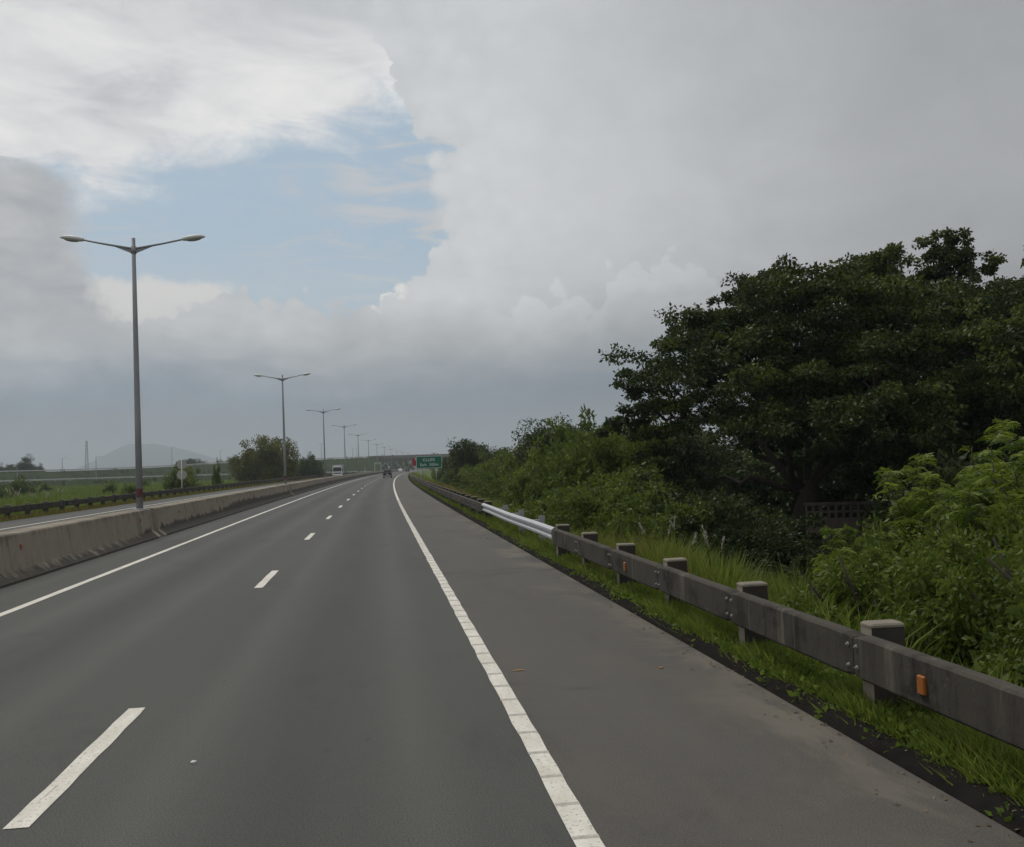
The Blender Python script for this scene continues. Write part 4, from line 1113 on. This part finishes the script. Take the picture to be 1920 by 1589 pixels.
# big spreading trees
build_rain_tree('big spreading dark tree with forked trunk behind the block wall', 25.0, 38.0, 21, 7.3, 3.4, 9.9, 150, 1450,
                [(168, 28, 6.0), (150, 48, 6.5), (250, 35, 5.0), (30, 40, 6.5), (-20, 30, 6.5), (90, 45, 6.0), (310, 45, 6.0), (185, 3, 5.0)], 0.42,
                extra=[(-6.2, -1, 4.7), (-6.4, 0, 4.4), (-5.9, -1.5, 5.2), (-5.8, 0, 6.0), (-5.3, -1, 6.6), (-5.0, -.5, 7.0), (-4.5, -1, 7.6), (-3.9, 0, 8.3), (-3.2, 0.5, 8.8), (-2.2, -.6, 9.4), (-0.8, 0, 10.3), (-1.2, 0, 10.0), (-5.2, -2, 4.2), (-4.6, -2, 5.2), (-5.4, -1, 3.3), (-5, 0, 2.6), (-5.6, -3, 2.2), (-4.4, -4, 2.0), (-5.0, -3.5, 3.0), (-6.2, -2, 2.4), (2.0, -4, 3.2), (3.2, -4.5, 2.8), (4.2, -4, 3.4), (2.6, -3, 2.4), (5.0, -4.5, 3.0)], lean=(2.3, -1.2))
build_rain_tree('tallest spreading dark tree at the right edge, rising above its neighbour', 34.2, 40.0, 22, 9.0, 3.6, 9.2, 165, 1450,
                [(170, 40, 6.5), (140, 20, 7), (200, 35, 6.5), (20, 35, 6.5), (-30, 30, 7), (80, 50, 6), (270, 45, 6), (110, 60, 5.5)], 0.48,
                extra=[(-1.1, -1, 9.8), (-0.8, -1, 10.2), (-0.6, -1, 10.7), (-0.45, -1, 11.2), (0.3, -1, 9.9), (0.5, -1, 10.4), (-4, -1, 9.3), (-2.6, -.5, 9.6), (2.6, -1, 9.9), (3.0, -1, 10.4), (3.4, -1, 10.7), (4.4, -1, 10.2), (5.4, -1, 10.4), (4.9, -1, 9.6), (-7.0, -1, 3.6), (-5.0, -2, 3.0), (-2.5, -3, 3.2), (1, -3, 3.4)], lean=(0.6, 0.8))
# feathery shrubs by the fence
FE = [feathery_meshes(31, 3.5, 0.38, 20, 8, 15), feathery_meshes(32, 3.3, 0.50, 20, 8, 15), feathery_meshes(33, 2.4, 0.60, 18, 7, 14)]
for i, (a, d, v, sc, lab) in enumerate((
        (33.0, 15.6, 0, 0.94, 'tall bright feathery shrub in front of the tall dark tree, right half'), (36.0, 14.0, 1, 0.95, 'bright feathery shrub with a rounded top, second from the right edge'),
        (40.2, 12.8, 0, 0.98, 'tallest feathery shrub at the right edge of the picture'), (30.6, 18.0, 2, 0.92, 'feathery shrub with drooping bright sprays beside the block wall'),
        (27.6, 13.6, 2, 0.66, 'low feathery shrub just below the block wall'),
        (38.6, 16.5, 1, 1.0, 'tall feathery shrub behind the right-edge shrubs, under the dark tree'), (34.5, 18.5, 1, 0.95, 'feathery shrub half hidden behind the bright tall shrub'))):
    x, y = polar(a, d)
    place('feathery_shrub', lab, 'shrub', 'feathery shrubs behind the guardrail', *FE[v], x, y, ground_at(x, y), sc, i * 1.3)
_sap = feathery_meshes(36, 5.6, 0.10, 3, 4, 12, 0.5)
x, y = polar(12.6, 43.0)
place('sapling', 'slim feathery sapling poking up above the hedge against the sky', 'tree', None, *_sap, x, y, -1.0, 1.0, 0.5, wood_name='trunk')
# hedge shrubs, trees beyond
SH = [shrub_mesh(40 + i, 2.2, 2.6, 120, 120, 0.16, M['leaf_shrub'], 0.42) for i in range(4)]
SW = [stems_mesh(50 + i, 2.2, 2.6) for i in range(4)]
TR = [shrub_mesh(60 + i, 3.2, 6.0, 300, 120, 0.19, M['leaf_dark'], 0.5, 0.22) for i in range(3)]
TW = [trunk_mesh(70 + i, 3.2, 6.0, 0.16) for i in range(3)]
SHRUBS = []
ORD = ['leftmost', 'second from the left', 'third from the left', 'fourth from the left', 'fifth from the left', 'sixth from the left', 'seventh from the left', 'eighth from the left', 'ninth from the left', 'tenth from the left', 'eleventh from the left', 'twelfth from the left', 'thirteenth from the left', 'fourteenth from the left', 'fifteenth from the left', 'sixteenth from the left']
def shrubs(rows, label, group, ranked=True, meshes=None):
    fol = meshes or SH
    for n, (a, d, sc, sz) in enumerate(sorted(rows)):
        i = len(SHRUBS) % 4; x, y = polar(a, d); k = i % len(fol)
        lab = label if not ranked else label + ', ' + ('rightmost' if n == len(rows) - 1 else ORD[n])
        SHRUBS.append(place('shrub', lab, 'shrub', group, fol[k], SW[i], x, y, ground_at(x, y) - 0.1, sc, len(SHRUBS) * 2.1, scz=sz))
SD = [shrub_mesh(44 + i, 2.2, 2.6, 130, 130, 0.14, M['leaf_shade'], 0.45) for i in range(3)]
SN = [shrub_mesh(240 + i, 1.5, 1.8, 150, 190, 0.075, M['leaf_shrub'], 0.45, 0.08) for i in range(3)]
shrubs([(13.2, 28, .75, .75), (15.0, 27, .8, .70), (16.6, 25, .8, .70), (12.0, 33, .9, .8), (14.2, 33, .95, 1.0), (16.2, 32, .95, 1.0)],
       'low leafy shrub just behind the steel guardrail section', 'low shrubs behind the steel guardrail')
shrubs([(10.3, 46, 1.0, 1.15), (11.6, 44, 1.1, 1.35), (13.0, 43, 1.1, 1.55), (14.6, 42, 1.15, 1.75), (16.0, 43, 1.1, 1.6), (9.4, 52, 1.0, 1.1), (10.6, 55, 1.2, 1.5), (12.2, 53, 1.3, 1.9), (14.0, 51, 1.3, 2.0)],
       'tall leafy shrub in the hedge left of the big tree', 'tall hedge shrubs')
shrubs([(8.6, 58, .9, .95), (8.0, 68, 1.0, 1.1), (7.3, 78, 1.0, 1.05), (6.6, 88, 1.1, 1.1), (6.1, 100, 1.1, 1.0), (5.6, 112, 1.15, 1.1), (5.2, 128, 1.2, 1.15), (4.75, 145, 1.3, 1.2), (8.9, 74, 1.3, 1.6), (7.9, 86, 1.3, 1.7), (7.0, 98, 1.4, 1.5), (6.3, 118, 1.4, 1.6), (4.4, 165, 1.4, 1.3), (4.2, 190, 1.5, 1.4), (4.1, 220, 1.6, 1.5)],
       'far verge shrub between exit sign and hedge', 'verge shrubs near the exit sign')
def trees(rows, group):
    for k, (a, d, sc, sz, lab) in enumerate(rows):
        i = k % 3; x, y = polar(a, d)
        place('round_tree', lab, 'tree', group, TR[i], TW[i], x, y, ground_at(x, y) - 0.1, sc, k * 1.9, 'crown', 'trunk', sz)
trees([(5.7, 118, 1.1, 1.0, 'dark round-crowned tree rising just right of the green exit sign'), (6.5, 128, .8, .82, 'smaller dark tree beside the round tree right of the exit sign'), (4.8, 150, .9, .85, 'dark tree directly behind the green exit sign'),
       (8.0, 110, .8, .80, 'low dark treetop in the dip of the skyline right of the round tree'), (10.1, 76, 1.1, .95, 'broad dark domed tree at the left end of the tall hedge'), (11.4, 80, 1.15, 1.0, 'highest dark dome behind the tall hedge'),
       (13.0, 74, 1.1, .96, 'dark dome behind the slim feathery sapling'), (14.8, 68, 1.0, .80, 'dark tree between hedge and big spreading tree'), (16.5, 62, 1.0, .80, 'dark tree behind the left tips of the big spreading tree')], 'round trees beyond the hedge')
trees([(a, d, s, z, 'dark tree in the shade behind the big spreading trees, ' + ORD[q]) for q, (a, d, s, z) in enumerate(((18.8, 58, 1.2, .85), (26.4, 58, 1.3, 1.0), (28.5, 54, 1.3, 1.05), (31.0, 56, 1.3, 1.05), (33.8, 55, 1.3, 1.1), (36.5, 54, 1.3, 1.1), (39.5, 50, 1.3, 1.1), (42.5, 46, 1.3, 1.1)))], 'trees behind the big spreading trees')
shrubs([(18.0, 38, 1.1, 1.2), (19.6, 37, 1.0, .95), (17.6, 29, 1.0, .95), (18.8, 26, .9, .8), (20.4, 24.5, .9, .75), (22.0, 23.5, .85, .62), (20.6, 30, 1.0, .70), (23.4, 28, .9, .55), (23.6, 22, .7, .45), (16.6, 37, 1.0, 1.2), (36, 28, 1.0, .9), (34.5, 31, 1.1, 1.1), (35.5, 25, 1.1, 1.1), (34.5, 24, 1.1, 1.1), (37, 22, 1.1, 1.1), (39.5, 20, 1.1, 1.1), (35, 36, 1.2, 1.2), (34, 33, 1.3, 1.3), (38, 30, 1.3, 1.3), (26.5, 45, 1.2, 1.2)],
       'shade-coloured shrub in the dark undergrowth beneath the big spreading trees', 'undergrowth shrubs', False, SD)

shrubs([(21.8, 66, 1.3, 1.2), (23.2, 62, 1.3, 1.25), (24.5, 68, 1.3, 1.3), (22.6, 80, 1.8, 1.6)], 'sunlit shrub glimpsed through the gap beside the forked trunk', 'shrubs seen through the gap')

shrubs([(30.6, 12.0, .85, .80), (28.6, 12.0, .7, .55), (35.2, 11.2, .95, .95), (33.0, 11.6, .8, .7), (38.0, 10.2, .9, .95), (40.5, 9.6, 1.0, 1.1), (26.0, 16.0, .6, .45), (31.6, 13.0, .8, 1.0), (36.6, 12.4, .9, 1.2)], 'low small-leaved shrub behind the near guardrail', 'small-leaved shrubs behind the near guardrail', True, SN)

# ---- left-hand side
T1 = shrub_mesh(81, 6.6, 9.3, 330, 190, 0.32, M['leaf_olive'], 0.5, 0.10)
x, y = polar(-6.55, 206); place('bushy_tree', 'large olive-green bushy tree on the left beyond the second lamp post', 'tree', None, T1, trunk_mesh(82, 6, 9, .3), x, y, -0.8, 1.0, 0.4, 'crown', 'trunk')
T2 = shrub_mesh(83, 3.6, 5.6, 160, 150, 0.28, M['leaf_dark'], 0.5, 0.08)
x, y = polar(-4.3, 255); place('bushy_tree', 'rounded dark green tree between the second and third lamp posts', 'tree', None, T2, trunk_mesh(84, 3.5, 6, .2), x, y, -0.8, 1.02, 1.4, 'crown', 'trunk')
x, y = polar(-3.9, 268); place('bushy_tree', 'taller dark treetop right behind the rounded tree near the third lamp post', 'tree', None, TR[1], TW[1], x, y, -0.8, 0.85, 2.0, 'crown', 'trunk', 1.12)
for a, d, sc, sz, lab in ((-8.45, 560, 1.25, 1.5, 'isolated dark tree on the far ramp left of the large bushy tree'), (-11.0, 600, 2.0, 1.5, 'dome-shaped far tree behind the double round sign'), (-10.3, 620, 1.5, 1.35, 'second dome-shaped far tree right of the double round sign'),
                        (-9.3, 640, 1.8, 1.3, 'low far treetop between the dome trees and the isolated dark tree'), (-19.4, 520, 1.9, 2.0, 'large dark clump of far trees at the left edge, highest of the treeline'), (-19.9, 540, 1.5, 1.5, 'far dark tree at the left edge, left of the tall clump'), (-20.6, 530, 1.6, 1.45, 'far dark tree touching the left edge of the picture'), (-18.7, 560, 1.0, 1.45, 'small far tree just right of the tall clump on the left')):
    x, y = polar(a, d); i = int(d) % 3
    place('round_tree', lab, 'tree', 'far trees beyond the ramp', TR[i], TW[i], x, y, 1.5 if d > 540 and a > -12 else 0.0, sc, d, 'crown', 'trunk', sz)
for a, d, sc, sz, mv, lab in ((-11.3, 128, 1.05, 1.45, 0, 'round dark bush right behind the double round sign'), (-14.0, 112, .55, .80, 1, 'small green bush left of the nearest lamp post, behind the far guardrail'), (-15.2, 165, .5, .85, 2, 'small dark bush in the field left of the nearest lamp post'),
                            (-19.6, 185, 1.15, 1.25, 3, 'large dark bush in the field at the left edge'), (-18.4, 210, .6, .75, 0, 'pale low bush in the field below the far slip road'), (-9.4, 150, .35, 1.6, 1, 'thin upright young tree between the round sign and the large bushy tree'),
                            (-10.6, 120, .4, .5, 2, 'bright green low bush at the foot of the double round sign'), (-13.4, 240, .8, .8, 3, 'low bush behind the nearest lamp post in the field'), (-20.8, 160, .9, .9, 1, 'bush cut off by the left edge in the field')):
    x, y = polar(a, d); place('bush', lab, 'bush', 'bushes in the left field', SH[mv], SW[mv], x, y, ground_at(x, y) - 0.1, sc, d * .7, scz=sz)
def far_wood():
    rng = np.random.default_rng(91); C = []; Rr = []
    for a in np.arange(-24, -1, 0.06):
        d = 1500 + 500 * rng.random(); x, y = polar(a, d); h = 7 + 9 * rng.random() ** 2
        C.append((x, y, h * 0.45)); Rr.append((3.5 + 3 * rng.random(), 3.5, h * 0.55))
    for a in np.arange(3, 45, 0.25):
        d = 170 + 160 * rng.random(); x, y = polar(a, d); h = 3 + 2.5 * rng.random()
        if x - off(y) > 25 and not 21 < a < 25: C.append((x, y, h * 0.4 - 1)); Rr.append((4, 4, h * 0.55))
    for X in np.arange(-40, 190, 1.2):
        y = 690 + 60 * rng.random(); h = 9 + 3.0 * rng.random(); C.append((X, y, h * 0.4)); Rr.append((3.5, 3.5, h * 0.55))
    Q, t = clump_leaves(np.array(C), np.array(Rr), 70, 1.6, 0.7, rng, 0.1, 0.5)
    tag(link_obj('far_wood', quads_mesh('far_wood', Q, t, M['leaf_dark'])), 'distant hazy line of trees along the horizon', 'trees', kind='stuff')
far_wood()
def bank_scrub():
    rng = np.random.default_rng(93); C = []; Rr = []
    for path, half, slope, n in ((up_path, 5.0, 1.8, 16), (lo_path, 4.0, 2.2, 5)):
        for i, p in enumerate(path[:-3]):
            s_ = side_of(path, i); hg = p.z + 1.1
            for k in range(n):
                u = rng.random() ** 0.8; q = p + s_ * -(half + 1.0 + (hg * slope - 1.0) * u) + (path[i + 1] - p) * rng.random(); h = (0.5 + 1.3 * rng.random() ** 2) * (1 if n > 8 else 0.5)
                C.append((q.x, q.y, p.z - 0.1 - hg * u + h * 0.3)); Rr.append((h * 1.1, h * 1.1, h * 0.6))
    Q, t = clump_leaves(np.array(C), np.array(Rr), 34, 0.5, 0.6, rng, 0.1, 0.5)
    tag(link_obj('bank_scrub', quads_mesh('bank_scrub', Q, t, M['leaf_dark'])), 'scrub covering the slopes of the far ramp embankments', 'scrub', kind='stuff')
bank_scrub()

# ---- grass
def blades(n, xr, yr, h, w, rng, ydens=1.0, dens=None, lean=0.5, xbias=None):
    X = xr[0] + (xr[1] - xr[0]) * (rng.random(n) if xbias is None else rng.random(n) ** xbias)
    Y = yr[0] + (yr[1] - yr[0]) * rng.random(n) ** ydens
    if dens is not None:
        keep = rng.random(n) < dens(X, Y); X, Y = X[keep], Y[keep]; n = len(X)
    O = np.array([off(v) for v in Y]); Z = np.interp(X, [g[0] for g in GZ], [g[1] for g in GZ]) - 0.03
    B = np.stack([X + O, Y, Z], 1); a = rng.random(n) * 2 * math.pi
    tuft = 0.6 + 0.8 * (0.5 + 0.5 * np.sin(X * 3.1 + 1.7 * np.sin(Y * 1.3)) * np.sin(Y * 2.3 + 1.1 * np.sin(X * 2.1)))
    H = h * (0.45 + 0.75 * rng.random(n)) * tuft
    ln = lean * (0.3 + rng.random(n)); b = rng.random(n) * 2 * math.pi
    T = B + np.stack([np.cos(b) * ln * H, np.sin(b) * ln * H, H], 1)
    s = np.stack([np.cos(a), np.sin(a), 0 * a], 1) * (w * (0.6 + 0.8 * rng.random(n)))[:, None] * 0.5
    mid = B * 0.45 + T * 0.55 + np.stack([0 * a, 0 * a, 0.10 * H], 1)
    Q = np.stack([B - s * 0.6, mid - s, T, mid + s], 1)
    t = np.clip(0.45 * rng.random(n) + 0.4 * (tuft - 0.6) + 0.1, 0, 1)
    return Q, t
def merge(parts): return np.concatenate([p[0] for p in parts]), np.concatenate([p[1] for p in parts])
def stuff(name, label, parts, mat, cat='grass'):
    Q, t = merge(parts); tag(link_obj(name, quads_mesh(name, Q, t, mat)), label, cat, kind='stuff')
g = np.random.default_rng(101)
patch = lambda X, Y: np.clip(0.55 + 0.7 * np.sin(X * 2.2 + Y * 0.7) * np.sin(Y * 0.9 + 1.0), 0.22, 1.0)
stuff('verge_grass', 'short lush grass on the right verge around the guardrail posts', [
    blades(6000, (3.68, 3.86), (2.5, 32), 0.15, 0.015, g, 1.0, patch, lean=0.9), blades(80000, (3.82, 5.4), (2.5, 14), 0.21, 0.014, g, 1.0, patch, lean=0.8), blades(52000, (3.82, 6.0), (14, 30), 0.22, 0.022, g, 1.0, patch, lean=0.8),
    blades(30000, (3.82, 6.2), (30, 60), 0.24, 0.034, g, 1.0, patch), blades(18000, (3.82, 7.0), (60, 140), 0.30, 0.06, g), blades(5000, (3.9, 8.0), (130, 260), 0.6, 0.12, g)], M['grass'])
stuff('tall_grass', 'tall rank grass sloping down behind the right guardrail', [
    blades(15000, (4.7, 8.5), (3, 16), 0.50, 0.020, g, lean=0.8), blades(4500, (4.7, 6.4), (12.5, 21), 0.72, 0.013, g, lean=0.55), blades(14000, (4.9, 9.5), (16, 32), 0.48, 0.028, g, lean=0.8), blades(9000, (5, 11), (30, 60), 0.5, 0.045, g, lean=0.7), blades(9000, (8, 20), (8, 50), 0.45, 0.05, g, lean=0.8)], M['grass'])
stuff('dry_grass', 'straw-coloured dry grass on the bank behind the curving guardrail', [
    blades(2500, (4.6, 6.2), (12.5, 22), 0.70, 0.011, g, lean=0.5), blades(9000, (4.7, 7.5), (32, 70), 0.42, 0.03, g), blades(9000, (4.6, 8.0), (65, 150), 0.5, 0.06, g), blades(1500, (5.0, 7.0), (9, 14), 0.28, 0.016, g), blades(6000, (3.84, 5.4), (2.5, 16), 0.17, 0.012, g, lean=1.0), blades(4000, (3.86, 5.6), (16, 34), 0.2, 0.018, g, lean=1.0)], M['grass_dry'])
# small round-leaved weeds
def weeds(n, xr, yr, r, seed):
    rng = np.random.default_rng(seed); X = xr[0] + (xr[1] - xr[0]) * rng.random(n); Y = yr[0] + (yr[1] - yr[0]) * rng.random(n)
    C = np.stack([X + np.array([off(v) for v in Y]), Y, np.interp(X, [q[0] for q in GZ], [q[1] for q in GZ]) + 0.05], 1)
    return clump_leaves(C, np.tile([[r, r, r * .6]], (n, 1)) * (0.6 + 0.8 * rng.random((n, 1))), 34, 0.05, 0.70, rng, -0.2, 0.6)
stuff('verge_weeds', 'small round-leaved weeds growing through the verge grass', [weeds(1500, (3.80, 5.6), (3, 16), 0.14, 5), weeds(130, (3.66, 3.85), (3, 26), 0.10, 8), weeds(1000, (3.84, 6.2), (16, 42), 0.17, 6), weeds(420, (4.9, 9), (4, 30), 0.30, 7)], M['leaf_weed'], 'weeds')
stuff('field_grass', 'rough green grass covering the field on the left', [
    blades(26000, (-46, -20.8), (40, 130), 0.42, 0.045, g, lean=0.7), blades(24000, (-90, -21), (110, 260), 0.6, 0.10, g, lean=0.7), blades(12000, (-160, -40), (120, 330), 0.8, 0.2, g, lean=0.7)], M['grass_field'])
stuff('far_verge_grass', 'yellow-brown dry grass under the far guardrail', [blades(22000, (-21.2, -19.55), (36, 150), 0.24, 0.035, g), blades(6000, (-21.2, -19.55), (150, 300), 0.3, 0.08, g)], M['grass_dry'])
def litter(n, seed):
    rng = np.random.default_rng(seed); Y = 2.5 + 45 * rng.random(n) ** 1.3; X = 3.72 + 0.22 * rng.normal(size=n); X = np.where(X < 3.0, 3.3, X)
    kz = np.interp(X, [3.5, 3.58, 3.68, 3.82, 3.95, 4.1], [0.004, 0.012, 0.068, 0.062, 0.05, 0.06])
    C = np.stack([X + np.array([off(v) for v in Y]), Y, kz + 0.004], 1); a = rng.random(n) * 6.283
    D = unit(np.stack([np.cos(a), np.sin(a), 0.15 * rng.normal(size=n)], 1)); Sd = unit(np.stack([-np.sin(a), np.cos(a), 0.35 * rng.normal(size=n)], 1)); L = 0.012 + 0.045 * rng.random(n) ** 2
    return leaf_quads(C, D, Sd, L, L * (0.35 + 0.5 * rng.random(n))), rng.random(n)
stuff('road_edge_litter', 'dry leaf crumbs and grit along the dark kerb of the right shoulder', [litter(2600, 12)], M['litter'], 'litter')
# ---- reeds with pale plumes
def reed(label, x, y, z, seed, n, H, spread, plumes, group=None):
    rng = np.random.default_rng(seed); root = empty('reed_clump', (x, y, z)); tag(root, label, 'reeds', group)
    a = rng.random(n) * 2 * math.pi; r = spread * 0.4 * np.sqrt(rng.random(n)); B = np.stack([r * np.cos(a), r * np.sin(a), 0 * a - .1], 1)
    h = H * (0.5 + 0.5 * rng.random(n)); ln = (0.15 + 0.5 * rng.random(n)) * spread
    T = B + np.stack([np.cos(a) * ln, np.sin(a) * ln, h], 1); mid = B * .4 + T * .6 + np.stack([0 * a, 0 * a, 0.12 * h], 1)
    s = np.stack([-np.sin(a), np.cos(a), 0 * a], 1) * 0.012 * (H / 1.2)
    Q = np.stack([B - s, mid - s, T, mid + s], 1)
    link_obj('blades', quads_mesh('blades', Q, np.clip(rng.random(n) * .8, 0, 1), M['grass']), root)
    for i in range(plumes):
        b = rng.random() * 6.28; l2 = spread * (0.2 + 0.45 * rng.random()); hh = H * (0.95 + 0.35 * rng.random()); tip = np.array([math.cos(b) * l2, math.sin(b) * l2, hh]); d = unit(np.array([math.cos(b) * .5, math.sin(b) * .5, 1.0]))
        m = MB(); m.tube([(0.05 * math.cos(b), 0.05 * math.sin(b), 0), tuple(tip * .55 + np.array([0, 0, hh * .06])), tuple(tip)], [0.008, 0.006, 0.004], 4); m.build('stalk', M['grass_dry'], root)
        k = 60; t = rng.random(k); P = tip - d * (0.30 * H * 0.6) * t[:, None]; D = unit(d + rng.normal(size=(k, 3)) * 0.22); Sd = unit(np.cross(D, rng.normal(size=(k, 3))))
        link_obj('plume', quads_mesh('plume', leaf_quads(P, D, Sd, np.full(k, .07 * H), np.full(k, .010 * H)), rng.random(k), M['plume']), root)
for k, (px, yy) in enumerate(((-23.6, 60), (-24.0, 62.5), (-22.6, 62), (-22.8, 64.5), (-22.5, 67), (-22.9, 70))):
    reed('reed clump with whitish plumes behind the far guardrail, ' + ORD[k], px, yy, -0.4, 200 + k, 160, 1.6, 1.3, 5, 'plumed reeds at the left edge')
for k, (xx, yy, lab) in enumerate(((5.2, 14.2, 'tall grass clump with thin pale stalks behind the guardrail, nearest the camera'), (5.0, 16.4, 'second tall grass clump with pale stalks behind the guardrail'), (6.3, 19.0, 'pale-stalked grass clump at the edge of the low shrubs'), (5.6, 12.0, 'arching grass clump behind the guardrail below the feathery shrubs'))):
    reed(lab, xx, yy, ground_at(xx, yy), 220 + k, 240, 1.05, 1.0, 3 if k < 3 else 0, 'tall grass clumps')

# ------------------------------------------------------------------ block wall under the big tree
def build_wall():
    x, y = polar(25.4, 34.0); root = empty('block_wall', (x, y, -1.0), rad(-14)); tag(root, 'low wall topped with rows of hollow vent blocks under the big tree', 'wall')
    b = MB(); b.box(0, 7.0, 0, 0.15, -0.3, 0.95); b.build('base', M['block'], root)
    c = MB(); c.box(-0.05, 7.05, -0.03, 0.18, 1.45, 1.52); c.build('coping', M['block'], root)
    w, h, t, D = 0.25, 0.25, 0.035, 0.15
    m = MB(); o = [(0.004, 0.004), (w - 0.004, 0.004), (w - 0.004, h - 0.004), (0.004, h - 0.004)]; i = [(t, t), (w - t, t), (w - t, h - t), (t, h - t)]
    V = [(a, yy, z) for yy in (0, D) for ring in (o, i) for a, z in ring]; F = []
    for k in range(4):
        j = (k + 1) % 4
        F += [(k, j, 4 + j, 4 + k), (8 + k, 12 + k, 12 + j, 8 + j), (k, 8 + k, 8 + j, j), (4 + k, 4 + j, 12 + j, 12 + k)]
    m.add(V, F); me = m.mesh('vent_block', M['block'])
    for r in range(2):
        for k in range(28): link_obj('vent_block', me, root, (k * w, 0.0, 0.95 + r * h))
build_wall()
# a few things lying on the tarmac
def leaf_litter(label, x, y, col, L, W, rz):
    m = MB(); m.add([(-L / 2, 0, 0.006), (0, -W / 2, 0.012), (L / 2, 0, 0.008), (0, W / 2, 0.012), (0, 0, 0.020)], [(0, 1, 4), (1, 2, 4), (2, 3, 4), (3, 0, 4), (3, 2, 1, 0)])
    o = m.build('fallen_leaf', plain('leaf_' + label[:4], col, 0.8, 0, 0.2, 20), None, (x, y, 0.0), rz); tag(o, label, 'leaf', 'fallen leaves on the shoulder')
leaf_litter('yellow dry leaf lying on the shoulder beside the ribbed edge line', 1.42, 10.0, (0.34, 0.19, 0.05), 0.17, 0.035, 0.1)
leaf_litter('orange dry leaf lying on the shoulder near the guardrail', 2.9, 9.7, (0.32, 0.14, 0.04), 0.09, 0.04, 0.5)
def pebble(label, x, y, r):
    rng = np.random.default_rng(int(y * 10)); bm = bmesh.new(); bmesh.ops.create_icosphere(bm, subdivisions=2, radius=r)
    for v in bm.verts: v.co *= 0.8 + 0.35 * rng.random(); v.co.z *= 0.6
    me = bpy.data.meshes.new('pebble'); bm.to_mesh(me); bm.free(); me.materials.append(M['plate']); o = link_obj('pebble', me, None, (x, y, r * 0.4)); tag(o, label, 'pebble')
pebble('small white pebble lying in the middle of the near lane', -1.46, 7.55, 0.022)

# ------------------------------------------------------------------ haze
def build_haze():
    mb = MB(); mb.box(-7600, 8600, -450, 9000, -5.0, 260.0)
    m = bpy.data.materials.new('haze'); m.use_nodes = True; S.nt = m.node_tree; S.nt.nodes.clear()
    out = new('ShaderNodeOutputMaterial'); v = new('ShaderNodeVolumePrincipled')
    v.inputs['Color'].default_value = (0.80, 0.885, 0.96, 1); v.inputs['Density'].default_value = 0.00027; v.inputs['Anisotropy'].default_value = 0.25
    link(v.outputs[0], out.inputs['Volume'])
    tag(mb.build('haze', m), 'pale haze filling the air over the road and fields', 'haze', kind='stuff')
build_haze()
